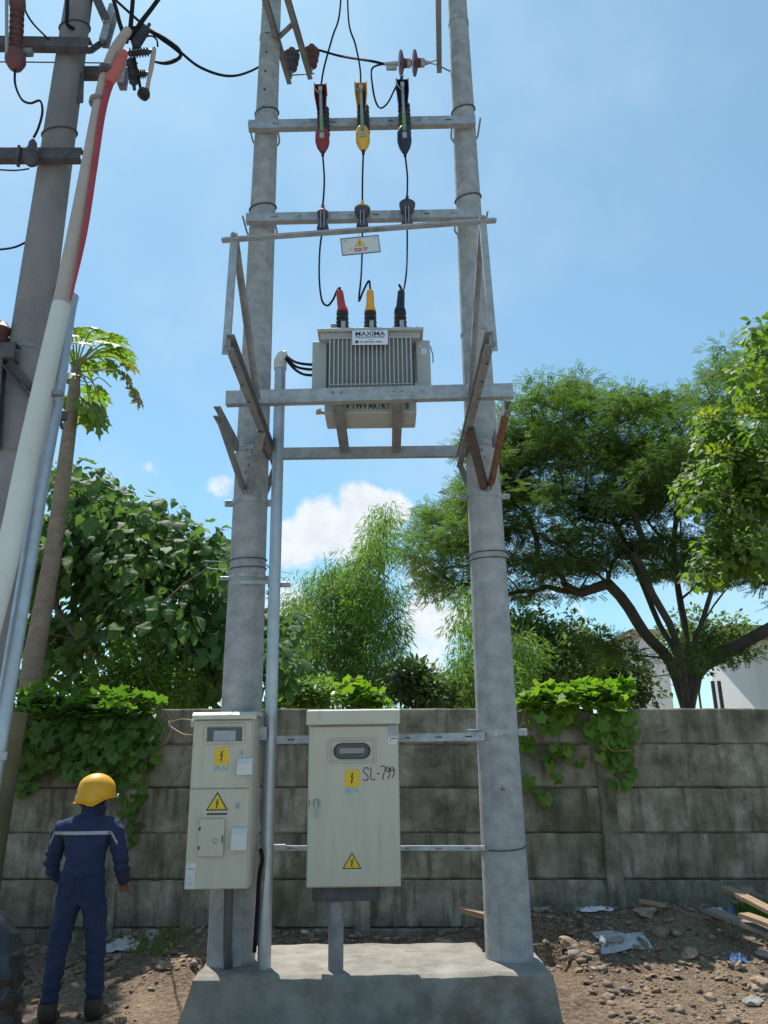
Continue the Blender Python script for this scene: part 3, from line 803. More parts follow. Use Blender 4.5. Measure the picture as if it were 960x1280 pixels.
# three drop-out fuse cutouts
FUSE_TOP, FUSE_BOT = [], []
for (px, pt, pb), mt, nm in (((401, 113, 187), 'fuse_red', 'red'), ((453, 111, 185), 'fuse_yellow', 'yellow'), ((504.5, 107, 188), 'fuse_blue', 'blue')):
    Yf = FY - .16
    top, bot = P(px - (2 if nm != 'red' else 0), pt, Yf), P(px + (1 if nm == 'yellow' else 2), pb, Yf)
    top.y = Yf - .03; bot.y = Yf + .02
    t_ = thing('fuse_cutout', (bot.x, Yf, bot.z), {'red': 'red', 'yellow': 'yellow', 'blue': 'dark blue'}[nm] + '-hooded fuse cutout hanging on the upper crossarm', 'fuse cutout', 'three fuse cutouts on the crossarm')
    ax = (bot - top); L_ = ax.length
    mid = top.lerp(bot, .5)
    prof = [(.030, 0)]
    hh = L_ * .22; st = L_ * .46 / 7
    for k in range(7): prof += [(.026, hh + k * st), (.058, hh + (k + .35) * st), (.058, hh + (k + .5) * st), (.026, hh + (k + .9) * st)]
    prof += [(.026, L_ * .72)]
    back = Vector((.012, .075, 0))
    MB().lathe(prof, top + back, ax, 14).build('insulator', 'polymer_grey', t_, True)
    # upper hood: folded shell open to the near side
    u = -ax.normalized(); sd = X
    h1 = top + ax * .0
    hood = MB()
    w = .058
    sec = [(-w, -.035), (-w * .8, .085), (w * .8, .085), (w, -.035), (w - .008, -.035), (w * .8 - .008, .077), (-w * .8 + .008, .077), (-w + .008, -.035)]
    hood.add([h1 + X * (a * s1) + Yv * (b2 + o2) + ax * q for q, s1, o2 in ((0.0, 1.0, -.02), (.18, 1.0, -.01), (.34, .72, .02)) for a, b2 in sec],
             [(r_ * 8 + i, r_ * 8 + (i + 1) % 8, (r_ + 1) * 8 + (i + 1) % 8, (r_ + 1) * 8 + i) for r_ in range(2) for i in range(8)] + [tuple(range(8))[::-1], tuple(range(16, 24))])
    hood.box(h1 + Vector((0, .03, .004)), (w * 2, .13, .008), bev=.002)
    hood.build('upper_hood', mt, t_)
    lowh = MB()
    lowh.lathe([(.040, -L_ * .06), (.062, L_ * .0), (.066, L_ * .14), (.052, L_ * .22), (.022, L_ * .30)], top + ax * .68 + Vector((0, .03, 0)), ax, 12)
    lowh.build('lower_hood', mt, t_, True)
    MB().tube([top + ax * .12 + Vector((0, -.035, 0)), top + ax * .60 + Vector((0, -.035, 0))], .014, 10).build('fuse_tube', 'fuse_tube', t_, True)
    MB().tube([top + ax * .52 + Vector((0, -.035, 0)), top + ax * .74 + Vector((0, -.035, 0))], .0165, 10).build('fuse_tube_tail', 'fuse_green', t_, True)
    MB().box(top + ax * .80 + Vector((0, -.03, 0)), (.04, .03, .06), bev=.004).build('lower_contact', 'galvanised', t_)
    m_ = MB(); m_.box(top + ax * .09 + Vector((0, -.05, 0)), (.035, .02, .05), bev=.003)
    m_.tube([top + ax * .16 + Vector((-.015, -.05, 0)), top + ax * .13 + Vector((-.05, -.06, .02)), top + ax * .10 + Vector((-.055, -.06, .04))], .005, 6)
    m_.build('upper_contact', 'galvanised', t_)
    MB().box(mid + Vector((.005, .12, 0)), (.03, .11, .05), bev=.003).build('bracket', 'galvanised', t_)
    FUSE_TOP.append(top + Vector((0, .02, .01))); FUSE_BOT.append(bot + Vector((0, .02, 0)))
    MB().tube([bot + Vector((0, .02, .04)), bot + Vector((0, .02, -.03))], .014, 8).build('terminal', 'rubber', t_, True)

# three line-post insulators on the lower arm
POST_T, POST_B = [], []
for px, pt, pb, mt in ((403.5, 262, 288, 'fuse_red'), (453, 257, 285, 'fuse_yellow'), (509, 250, 283, 'cap_blue')):
    Yi = IY - .07
    a, b2 = P(px, pt, Yi), P(px, pb, Yi)
    t_ = thing('insulator', (b2.x, Yi, b2.z), {'fuse_red': 'small insulator with red cap', 'fuse_yellow': 'disc insulator with yellow cap', 'cap_blue': 'disc insulator with dark blue cap'}[mt] + ' strapped to the lower crossarm', 'insulator', 'three capped insulators on the crossarm')
    L_ = (a - b2).length
    rr = .050 if mt == 'fuse_red' else .070
    MB().lathe([(.036, 0), (.054, .015), (.048, .05), (.032, .06), (.032, L_ * .5), (rr * .8, L_ * .60), (rr, L_ * .74), (rr, L_ * .8), (.03, L_ * .9)], b2, a - b2, 16).build('body', 'polymer_grey', t_, True)
    MB().lathe([(rr * .98, -.02 if mt == 'fuse_red' else 0), (rr * 1.04, .01), (rr * .6, .034), (.020, .05), (.012, .10)], b2 + (a - b2) * .80, a - b2, 16).build('cap', mt, t_, True)
    for s_ in (-1, 1): MB().box((b2.x + s_ * .014, Yi - .045, (a.z + b2.z) / 2 - .01), (.007, .02, L_ * .9)).build('strap', 'galvanised', t_)
    POST_T.append(a + Z * .04); POST_B.append(b2 + Z * .0)
names3 = ('left', 'middle', 'right'); cols3 = ('red', 'yellow', 'dark blue')
for i in range(3):
    q = FUSE_BOT[i].lerp(POST_T[i], .5) + Vector((.012 * (1 if i != 1 else -.3), .02, 0))
    cable('conductor', [FUSE_BOT[i] - Z * .02, q, POST_T[i]], .009, 'black cable running down from the %s fuse cutout to its insulator' % cols3[i])
PB = POST_B
cable('conductor', [PB[0] + Z * .02, P(400, 310, 5.65), P(399, 345, 5.5), P(402, 374, 5.4), P(409, 382, 5.33), P(416, 375, 5.30), P(421, 364, 5.28), BUSH[0] + Z * .03, BUSH[0]], .0085, 'black cable looping below into the red bushing boot of the transformer')
cable('conductor', [PB[1] + Z * .02, P(452.5, 320, 5.65), P(451, 350, 5.5), P(448.5, 376, 5.42), P(454, 364, 5.32), P(461, 351, 5.23), BUSH[1] + Z * .03, BUSH[1]], .0085, 'black cable bending sharply into the orange bushing boot of the transformer')
cable('conductor', [PB[2] + Z * .02, P(509, 310, 5.65), P(508, 340, 5.5), P(505, 360, 5.42), P(502, 362, 5.30), P(499, 356, 5.23), BUSH[2] + Z * .025, BUSH[2]], .0085, 'black cable hooking into the dark bushing boot of the transformer')
# upward tails
cable('conductor', [FUSE_TOP[0], P(405, 85, 5.62), P(416, 45, 5.68), P(424, 20, 5.75), P(428, -30, 5.8)], .009, 'black cable rising from the red fuse cutout out of view')
cable('conductor', [FUSE_TOP[1], P(450, 85, 5.62), P(444, 55, 5.68), P(436, 28, 5.75), P(434, -30, 5.8)], .009, 'black cable rising from the yellow fuse cutout out of view')

# wire-danger sign hung from the guard rail
sa, sb_ = P(425, 308, 4.06), P(476, 307, 4.06)
sc_ = P(450.5, 307, 4.06)
ux = (P(476, 291.5, 4.06) - P(425, 296.5, 4.06)).normalized(); uy = Vector((0, -1, 0)).cross(ux).normalized() * -1
if uy.z < 0: uy = -uy
sw, sh = .240, .124
sg = thing('warning_sign', sc_ - uy * sh / 2, 'small grey high-voltage warning sign hanging below the guard rail', 'sign')
rotm = Matrix((ux, Vector((0, 1, 0)), uy)).transposed()
MB().box(sc_, (sw, .003, sh), rotm).build('plate', 'sign_plate', sg)
m_ = MB()
for s_ in (-1, 1):
    m_.box(sc_ + uy * s_ * (sh / 2 - .001) + Vector((0, -.003, 0)), (sw, .004, .004), rotm); m_.box(sc_ + ux * s_ * (sw / 2 - .001) + Vector((0, -.003, 0)), (.004, .004, sh - .006), rotm)
m_.build('frame', 'sign_frame', sg)
fz = sc_ + Vector((0, -.0025, 0))


def tri(c, s, mat_o, mat_i, par, k=.8, n=Vector((0, -1, 0)), ux=ux, uy=uy):
    e = MB().prism([(-s, -s * .62), (s, -s * .62), (0, s)], c, ux, uy, .0006).build('warning_triangle', mat_o, par)
    MB().prism([(-s * k + .0, -s * .62 * k + s * .0), (s * k, -s * .62 * k), (0, s * k)], c + n * .0008 - uy * s * .01, ux, uy, .0006).build('field', mat_i, e)
    MB().prism([(x * s * .36, y * s * .42 - s * .05) for x, y in BOLT_SIGN], c + n * .0018, ux, uy, .0006).build('bolt_mark', 'ink_black', e)


tri(fz + uy * .016 - ux * .002, .032, 'ink_maroon', 'sticker_yellow', sg, .93)
tri(fz + uy * .042 - ux * .09, .010, 'sticker_yellow', 'sticker_yellow', sg)
m_ = MB()
for row, (n_, xo, zz) in enumerate(((15, -.04, -.022), (13, -.036, -.036))):
    for k in range(n_):
        if (row == 0 and k in (4, 9)) or (row == 1 and k in (8, 10)): continue
        m_.box(fz + ux * (xo + k * .0057) + uy * (zz + random.uniform(-.0006, .0006)), (.0043, .001, .009), rotm)
m_.build('small_print', 'ink_red', sg)
MB().box(fz - ux * .062 - uy * .024, (.012, .001, .014), rotm).build('small_mark', 'sticker_yellow', sg)
MB().box(fz + ux * .095 + uy * .043, (.008, .001, .010), rotm).build('small_mark', 'sticker_grey', sg)
MB().tube([sc_ + uy * sh / 2, sc_ + uy * (sh / 2 + .03) + Vector((0, .01, 0))], .0018, 5).build('tie', 'band_steel', sg)

# double arm by the left pole with two pin insulators
ZA = 8.4
dz = thing('double_arm', PZ(376, 60, ZA), 'pair of dark steel arms beside the left pole top with two pin insulators on them', 'crossarm')
e0, e1 = PZ(358, -6, ZA), PZ(388, 96, ZA)
MB().channel(e1 + (e0 - e1) * 1.8, e1, .05, .075, .007).build('arm', 'galvanised_dull', dz)
g0, g1 = PZ(343, 38, ZA), PZ(362, 102, ZA)
MB().channel(g1 + (g0 - g1) * 2.6, g1, .05, .075, .007).build('arm', 'galvanised_dull', dz)
MB().angle(PZ(366, 30, ZA), PZ(348, 47, ZA), .035, .005).build('tie_bar', 'galvanised_dull', dz)
MB().tube([PZ(364, 94, ZA - .03), PZ(393, 92, ZA - .03)], .007, 6).build('tie_rod', 'galvanised_dull', dz, True)
PIN = []
for px, py, nm in ((364, 90, 'nearer the pole'), (389, 86, 'farther from the pole')):
    b2 = PZ(px, py, ZA + .04)
    t_ = thing('pin_insulator', b2, 'grey-brown porcelain pin insulator on the double arm, the one ' + nm, 'insulator', 'two pin insulators beside the left pole')
    MB().tube([b2 - Z * .06, b2 + Z * .08], .014, 8).build('pin', 'galvanised_dull', t_, True)
    MB().lathe([(.030, .02), (.062, .05), (.060, .075), (.048, .085), (.075, .12), (.072, .15), (.055, .165), (.085, .20), (.086, .225), (.060, .25), (.034, .258), (.046, .28), (.040, .30), (.018, .305)], b2, Z, 18).build('body', 'porcelain_grey' if nm[0] == 'n' else 'porcelain', t_, True)
    PIN.append(b2 + Z * .27)

# dead-end insulator string on the arm by the right pole
rp = PZ(549, 88, 8.05)
ar = thing('dead_end_arm', rp, 'dark steel arm beside the right pole top holding a disc insulator string', 'crossarm')
MB().channel(rp, rp + (PZ(548, 0, 8.05) - rp) * 1.8, .05, .07, .007).build('arm', 'galvanised_dull', ar)
MB().tube([rp + Vector((.0, -.05, 0)), Vector((PXR - .05, rp.y + .05, rp.z + .01))], .008, 6).build('tie_rod', 'galvanised_dull', ar, True)
ST = rp + (PZ(548, 70, 8.05) - rp)
hA = P(546, 78, ST.y); hB = P(480, 80, ST.y - .05); dirs = (hB - hA)
t_ = thing('insulator_string', hB, 'brown two-disc dead-end insulator string at the right pole top', 'insulator')
m_ = MB(); m_.tube([hA + Vector((0, 0, .03)), hA + dirs * .16], .007, 6); m_.tube([hA + Vector((.0, 0, -.03)), hA + dirs * .16], .007, 6)
m_.lathe([(.012, 0), (.02, .02), (.02, .05), (.012, .06)], hA + dirs * .14, dirs, 10); m_.build('shackle', 'galvanised', t_)
for k, q in enumerate((.26, .52)):
    L_ = dirs.length
    MB().lathe([(.025, 0), (.040, .03), (.044, .075), (.115, .098), (.118, .108), (.075, .112), (.02, .116)], hA + dirs * q - dirs.normalized() * .02, dirs, 20).build('disc', 'porcelain', t_, True)
    MB().lathe([(.03, 0), (.042, .01), (.042, .05), (.03, .06)], hA + dirs * (q - .03), dirs, 14).build('cap', 'galvanised', t_, True)
m_ = MB(); m_.tube([hA + dirs * .74, hA + dirs * 1.0], [.022, .030, .014], 8); m_.box(hA + dirs * .86 - Z * .05, (.10, .035, .045), bev=.006); m_.build('strain_clamp', 'galvanised', t_)
cable('overhead_conductor', [P(140, -4, 5.3), P(178, 30, 5.25), P(200, 45, 5.25), P(222, 62, 5.3), P(250, 84, 5.4), P(285, 95, 5.6), P(315, 88, 5.9), PIN[0] - X * .12 + Vector((0, .02, .01)), PIN[0], PIN[1], P(425, 70, PIN[1].y - .05), P(462, 76, ST.y), hB], .012, 'black overhead conductor running from the left pole over two pin insulators to the disc string', group='overhead conductors')
lo = hB + dirs * -.03
cable('conductor', [lo + Vector((-.02, 0, 0)), P(465, 86, lo.y), P(466, 110, lo.y - .1), P(470, 128, 5.9), P(476, 135, 5.8), P(485, 128, 5.75), P(494, 110, 5.72), P(503, 95, 5.70), FUSE_TOP[2] + Z * .05, FUSE_TOP[2]], .009, 'black jumper cable sagging from the disc string to the dark blue fuse cutout')

# ================================================================== steel conduit beside the left pole
cx_ = P(337, 1000, 5.72).x
zc1 = P(350, 452, 5.60).z
cb = thing('conduit_pipe', (cx_, 5.72, .2), 'upright galvanised conduit pipe beside the left pole with pale cap', 'pipe')
ptop = P(350.5, 455, 5.66)
MB().tube([(cx_, 5.70, .2), (cx_ + (ptop.x - cx_) * .5, 5.69, 2.3), ptop], .0445, 18).build('pipe', 'pipe_galv', cb, True)
MB().tube([ptop - Z * .05, ptop + Z * .02, ptop + Vector((.02, -.01, .06)), ptop + Vector((.055, -.015, .07))], [.052, .054, .05, .04], 16, smooth=3).build('elbow_cap', 'conduit_cap', cb, True)
for py in (729, 1060):
    z = P(340, py, 5.68).z; MB().box((cx_ + .02, 5.735, z), (.17 if py < 1000 else .2, .035, .035), bev=.003).build('pipe_clamp', 'band_steel', cb)
MB().box((cx_ - .14, 5.72, P(340, 726, 5.68).z), (.3, .012, .03)).build('pipe_strap', 'band_steel', cb)
for k, (dy_, ey) in enumerate(((450, 452), (455, 458), (459, 465))):
    cable('low_voltage_cable', [ptop + Vector((.04, -.02, .07 - k * .012)), P(368, dy_ + 2, 5.55), P(380, ey + 3, 5.5), P(394, ey + 4, 5.46)], .0115, ('uppermost', 'middle', 'lowest')[k] + ' black cable from the conduit cap into the transformer side', group='cables from the conduit into the transformer')

# ================================================================== cabinets and their rails
for (l, r, Y, h_, nm) in (((318, 925.5), (606, 920.5), 5.78, .055, 'upper'), ((318, 1060), (606, 1060), 5.80, .03, 'lower')):
    p0, p1 = P(*l, Y), P(*r, Y)
    t_ = thing('cabinet_rail', ((p0.x + p1.x) / 2, Y, p0.z), nm + ' galvanised rail between the poles behind the wide cabinet', 'rail', 'rails holding the wide cabinet')
    MB().channel(p0, p1, .03, h_, .004, flip=-1).build('channel', 'galvanised', t_)
    m_ = MB()
    for q in (.06, .16, .66, .8, .93): m_.box(p0.lerp(p1, q) + Vector((0, -.0155, 0)), (.05, .002, .009 if h_ > .04 else .005))
    m_.build('slot_shade', 'recess_shade', t_)  # flat dark bars in place of the shade inside slots
    bolts(t_, [p0.lerp(p1, q) + Vector((0, -.016, 0)) for q in (.645, .985)])


def sticker(par, c, s, txt=True):
    st = MB().box(c, (s, .0016, s * 1.12)).build('danger_sticker', 'sticker_yellow', par)
    MB().prism([(x * s * .28, y * s * .38) for x, y in BOLT_SIGN], c + Vector((0, -.0010, 0)), X, Z, .0006).build('bolt_mark', 'ink_maroon', st)
    if txt: text('PLN', s * .42, c + Vector((0, -.0005, -s * .80)), X, Z, 'sticker_cyan', par, sx=1.25, depth=.001, bold=.0003)


# wide cabinet
WYF = 5.50
wx0, wx1 = P(384, 1000, WYF).x, P(499.5, 1000, WYF).x
wz1, wz0 = P(440, 895, WYF).z, P(440, 1110, WYF).z
wc = thing('wide_cabinet', ((wx0 + wx1) / 2, WYF + .14, PLZ), 'wide beige steel distribution cabinet marked SL-799, between the twin poles', 'cabinet')
WW = wx1 - wx0; wcx = (wx0 + wx1) / 2
MB().box((wcx, WYF + .15, (wz0 + wz1) / 2), (WW, .25, wz1 - wz0), bev=.006).build('body', 'cabinet_paint', wc)
door = MB().box((wcx, WYF + .012, (wz0 + wz1) / 2 - .03), (WW - .012, .022, wz1 - wz0 - .075), bev=.005).build('door', 'cabinet_paint', wc)
roof_ = MB(); roof_.prism([(-.03, -.055), (-.03, .035), (.12, .052), (.31, .03), (.31, -.02), (-.018, -.02), (-.018, -.055)], (wcx - WW / 2 - .012, WYF, wz1), Yv, Z, WW + .024)
roof_.build('roof', 'cabinet_roof', wc)
fc = Vector((0, WYF + .0005, 0))
# window: raised frame, dark stadium, brown strip behind glass
wcz = P(440, 938, WYF).z; wx_ = P(440, 938, WYF).x
frame = MB()
fw, fh = .155, .072
for dx, dz2, sx_, sz_ in ((0, fh, fw * 2 - .012, .012), (0, -fh, fw * 2 - .012, .012), (-fw, 0, .012, fh * 2 + .012), (fw, 0, .012, fh * 2 + .012)):
    frame.box((wx_ + dx, WYF - .006, wcz + dz2), (sx_, .014, sz_), bev=.003)
frame.build('window_frame', 'cabinet_paint', door)


def stadium(a, b2, n=8):
    pts = []
    for k in range(n + 1): q = -math.pi / 2 + math.pi * k / n; pts.append((a + b2 * math.cos(q), b2 * math.sin(q)))
    for k in range(n + 1): q = math.pi / 2 + math.pi * k / n; pts.append((-a + b2 * math.cos(q), b2 * math.sin(q)))
    return pts


MB().prism(stadium(.075, .052), (wx_, WYF - .001, wcz - .004), X, Z, .005).build('window_gasket', 'rubber', door)
MB().box((wx_, WYF - .007, wcz - .002), (.17, .002, .034)).build('meter_strip', 'meter_brown', door)
MB().prism(stadium(.070, .046), (wx_, WYF - .009, wcz - .004), X, Z, .002).build('window_pane', 'meter_glass', door)
sticker(door, Vector((P(440, 973, WYF).x, WYF - .0002, P(440, 973, WYF).z)), .098)
# handwritten number
oo = P(453, 973, WYF); oo.y = WYF - .001; u_ = .0050
S_ = [[(9, 14), (6, 17), (2, 15), (2, 11), (7, 7), (8, 3), (5, 0), (1, 2)], [(12, 17), (12, 2), (18, 2)], [(20, 9), (24, 9)],
      [(25, 18), (32, 18), (30, 10), (28, 1)], [(38, 14), (35, 17), (33, 13), (36, 11), (38, 15), (38, 8), (35, 2)], [(44, 14), (41, 17), (39, 14), (42, 12), (44, 15), (44, 9), (41, 3)]]
strokes([[(x * u_ * .98, (y - 3) * u_) for x, y in s_] for s_ in S_], oo, X, Z, .0028, 'ink_black', door)
# lock handle
hp = P(395.5, 1003, WYF); hz_ = hp.z
m_ = MB(); m_.lathe([(.022, 0), (.022, .012), (.016, .02)], (hp.x, WYF + .001, hz_), (0, -1, 0), 14); m_.tube([(hp.x, WYF - .022, hz_ + .01), (hp.x + .003, WYF - .026, hz_ - .10)], [.010, .006], 8); m_.build('handle', 'bolt_steel', door, True)
kp = P(384.5, 1004, WYF); MB().tube([(kp.x + .012, WYF - .001, kp.z - .02), (kp.x + .012, WYF - .001, kp.z + .02)], .004, 6).build('hinge_slot', 'galvanised_dull', door)
for py, mt in ((913, 'sticker_grey'), (926, 'sticker_white')):
    p = P(490.5, py, WYF); MB().box((p.x, WYF - .0002, p.z), (.062, .0016, .066 if mt == 'sticker_grey' else .048)).build('label_sticker', mt, door)
p = P(491, 925, WYF); m_ = MB(); m_.box((p.x + .006, WYF - .0015, p.z + .009), (.04, .001, .005)); m_.box((p.x - .018, WYF - .0015, p.z - .006), (.005, .001, .018)); m_.build('label_print', 'ink_black', door)
pc = P(440, 1078, WYF); tri(Vector((pc.x, WYF - .0002, pc.z)), .062, 'ink_black', 'sticker_yellow', door, .84, ux=X, uy=Z)
MB().box((wcx - .05, WYF + .15, wz0 - .045), (WW * .72, .16, .09), bev=.006).build('cable_box', 'dark_steel', wc)
MB().tube([(P(420, 1150, 5.65).x, WYF + .15, wz0 - .09), (P(420, 1150, 5.65).x, WYF + .15, PLZ - .05)], .05, 16).build('stand_pipe', 'galvanised_dull', wc, True)

# narrow cabinet on the left pole
NYF = 5.40
nx0, nx1 = P(236, 1000, NYF).x, P(313.5, 1000, NYF).x
nz1, nz0 = P(280, 895, NYF).z, P(280, 1112, NYF).z
NW = nx1 - nx0; ncx = (nx0 + nx1) / 2
nc = thing('narrow_cabinet', (ncx, NYF + .14, nz0), 'narrow two-door beige meter cabinet fixed in front of the left pole', 'cabinet')
MB().box((ncx, NYF + .15, (nz0 + nz1) / 2), (NW, .27, nz1 - nz0), bev=.006).build('body', 'cabinet_paint', nc)
zm = P(280, 985.5, NYF).z
d1 = MB().box((ncx - .004, NYF + .012, (zm + nz1) / 2 - .012), (NW - .014, .022, nz1 - zm - .03), bev=.004).build('upper_door', 'cabinet_paint', nc)
d2 = MB().box((ncx - .004, NYF + .012, (zm + nz0) / 2), (NW - .014, .022, zm - nz0 - .008), bev=.004).build('lower_door', 'cabinet_paint', nc)
MB().prism([(-.03, -.022), (-.03, .006), (.0, .026), (.28, .034), (.30, -.0), (-.02, -.0)], (ncx - NW / 2 - .004, NYF, nz1), Yv, Z, NW + .026).build('roof', 'cabinet_roof', nc)
MB().box((nx0 - .014, NYF + .05, nz1 - .045), (.02, .05, .05), bev=.004).build('bracket', 'cabinet_roof', nc)
q = P(281, 917, NYF); fr = MB()
for dx, dz2, sx_, sz_ in ((0, .058, .27, .016), (0, -.058, .27, .016), (-.128, 0, .016, .10), (.128, 0, .016, .10)): fr.box((q.x + dx, NYF - .005, q.z + dz2), (sx_, .013, sz_), bev=.003)
fr.build('window_frame', 'cabinet_paint', d1)
MB().box((q.x, NYF + .0005, q.z - .004), (.235, .002, .092)).build('window_shade_sheet', 'recess_shade', d1)  # flat dark sheet painting the shade behind the pane
MB().box((q.x + .0, NYF - .002, q.z - .014), (.15, .004, .068), bev=.001).build('meter', 'meter_face', d1)
MB().box((q.x, NYF - .006, q.z), (.238, .002, .10)).build('window_pane', 'meter_glass', d1)
c_ = P(277, 945.5, NYF); sticker(d1, Vector((c_.x, NYF - .0002, c_.z)), .098)
for par, px, py in ((d1, 306, 958), (d2, 299, 1049)):
    c_ = P(px, py, NYF - .03); h_ = .105 if par is d1 else .13
    MB().prism([(0, -h_ / 2), (.045, -h_ / 2), (.045, h_ / 2), (.03, h_ / 2 + .0), (0, h_ / 2 - .034)], (c_.x - .05, NYF - .044, c_.z), Yv, Z, .10).build('lock_cover', 'cover_pale', par)
for par, px, py in ((d1, 302, 939), (d2, 297, 1006)):
    c_ = P(px, py, NYF); m_ = MB(); m_.lathe([(.014, 0), (.014, .008), (.006, .010)], (c_.x, NYF + .002, c_.z), (0, -1, 0), 12); m_.box((c_.x, NYF - .004, c_.z - .018), (.02, .008, .008), bev=.001); m_.build('lock', 'bolt_steel', par)
c_ = P(271.5, 1004, NYF); tri(Vector((c_.x, NYF - .0002, c_.z)), .072, 'ink_black', 'sticker_yellow', d2, .82, ux=X, uy=Z)
c_ = P(271, 1017.5, NYF); MB().box((c_.x, NYF - .0002, c_.z), (.135, .0012, .010)).build('label_print', 'ink_black', d2)
c_ = P(264, 1047, NYF - .02); fl = MB().box((c_.x, NYF - .012, c_.z), (.165, .03, .225), bev=.004).build('meter_flap', 'cabinet_paint', d2)
m_ = MB(); m_.lathe([(.015, 0), (.015, .01), (.008, .013)], (c_.x + .028, NYF - .026, c_.z - .02), (0, -1, 0), 12); m_.build('lock', 'bolt_steel', fl)
MB().box((c_.x - .076, NYF - .028, c_.z + .055), (.010, .006, .022)).build('hinge', 'rubber', fl); MB().box((c_.x - .076, NYF - .028, c_.z - .06), (.010, .006, .022)).build('hinge', 'rubber', fl); MB().box((c_.x + .074, NYF - .028, c_.z - .01), (.006, .006, .045)).build('latch', 'rubber', fl)
c_ = P(237, 1095, NYF)
st_ = MB().box((c_.x + .006, NYF - .0002, c_.z), (.058, .0016, .15)).build('label_sticker', 'sticker_white', d2)
m_ = MB()
for k in range(5): m_.box((c_.x - .008 + k * .007, NYF - .0014, c_.z + .04), (.005, .001, .012))
for k in range(6): m_.box((c_.x + .005, NYF - .0014, c_.z + .005 - k * .012), (.042, .001, .003))
m_.build('label_print', 'sticker_grey', st_)
MB().box((nx1 + .03, NYF + .2, P(325, 917, 5.6).z), (.06, .006, .09), bev=.002).build('side_bracket', 'galvanised', nc)
tag(MB().tube([P(326, 1062, 5.6), P(328, 1075, 5.55), P(324, 1095, 5.6), P(322, 1130, 5.65), P(318, 1190, 5.7)], .014, 8, smooth=5).build('ground_cable', 'cable_black', None, True), 'black cable running down between the narrow cabinet and the conduit pipe', 'cable')
tag(MB().tube([(PXL, PY, .1), (PXL + .02, PY - .24, .4), (PXL + .02, PY - .3, nz0 + .02)], .03, 10, smooth=3).build('cabinet_duct', 'cable_grey', None, True), 'grey cable duct under the narrow cabinet', 'duct')
# thin twisted wires from the narrow cabinet to the vines
for k, (a, b2, c2) in enumerate((((246, 901), (225, 899), (209, 905)), ((246, 918), (228, 917), (209, 905)))):
    cable('thin_wire', [P(*a, 5.5), P(*b2, 6.3), P(*c2, 7.55)], .004, ('upper', 'lower')[k] + ' thin pale wire from the narrow cabinet back to the wall vines', 'vine_stem', 'thin wires at the narrow cabinet')

# ================================================================== old pole at the left with risers and switchgear
OY = 5.0
ox = P(37, 430, OY).x
oldp = pole('utility_pole', ox, OY, -.1, 10.5, 'old_pole', 'old brownish concrete pole at the left edge with many dark crossarms', 'old pole', 1.06)
for py, h_ in ((432, .04), (492, .03), (563, .02)): band(oldp, ox, OY, P(30, py, OY - .1).z, h_, 'galvanised_dull', False, 1.06)
for py in (168, 36): wirering(oldp, ox, OY, P(70, py, OY).z, .007, rs=1.06, tilt=.5)


def arm_thing(name, a, b2, Y, w, h, mat, label, Y2=None):
    p0, p1 = P(*a, Y), P(*b2, Y2 or Y)
    t_ = thing(name, (p0 + p1) / 2 - Z * h / 2, label, 'crossarm', 'dark crossarms of the old pole')
    MB().channel(p0, p1, w, h, .008, flip=-1).build('channel', mat, t_)
    return t_


oa1 = arm_thing('crossarm', (-60, 54), (113, 57), OY - .17, .07, .10, 'dark_steel', 'upper dark steel crossarm on the old pole beside the dark red fuse')
oa2 = arm_thing('crossarm', (-60, 195), (103, 195), OY - .18, .07, .10, 'dark_steel', 'middle dark steel crossarm on the old pole above the drop wire')
oa3 = arm_thing('crossarm', (-50, 441), (22, 441), OY - .2, .09, .12, 'dark_steel', 'lowest dark steel bracket arm on the old pole at the left edge')
zq = P(480, 520, OY).z
MB().angle(P(8, 452, OY - .22), P(42, 492, OY - .12), .07, .008, up=(1, 0, .3)).build('brace', 'dark_steel', oa3)
MB().channel(P(2, 450, OY - .2), P(-6, 560, OY - .2), .05, .07, .008, up=(0, 1, 0)).build('upright', 'dark_steel', oa3)
MB().angle(P(102, 95, OY), P(101, 132, OY), .06, .008, up=(0, 1, 0)).build('hanger', 'dark_steel', oa1)
oa4 = arm_thing('crossarm', (100, 92), (148, 92), OY + .05, .07, .09, 'dark_steel', 'short dark arm between the old pole and the cable terminations')
MB().angle(P(112, 64, OY - .1), P(132, 50, OY + .1), .04, .006).build('brace', 'dark_steel', oa4)
p = P(75, 520, OY + .15); bk = thing('small_bracket', p, 'small dark steel bracket sticking out right of the pale risers', 'bracket')
MB().box(p, (.10, .04, .07), bev=.004).build('plate', 'dark_steel', bk); m_ = MB(); m_.tube([p + Vector((-.0, 0, -.03)), p + Vector((.03, 0, -.10))], .014, 6); m_.tube([p + Vector((-.01, 0, -.04)), p + Vector((-.06, 0, -.13))], .012, 6); m_.build('clamp_jaw', 'dark_steel', bk)
MB().channel(Vector((ox + .12, OY + .02, p.z)), p + Vector((-.04, 0, 0)), .04, .05, .006).build('arm', 'dark_steel', bk)


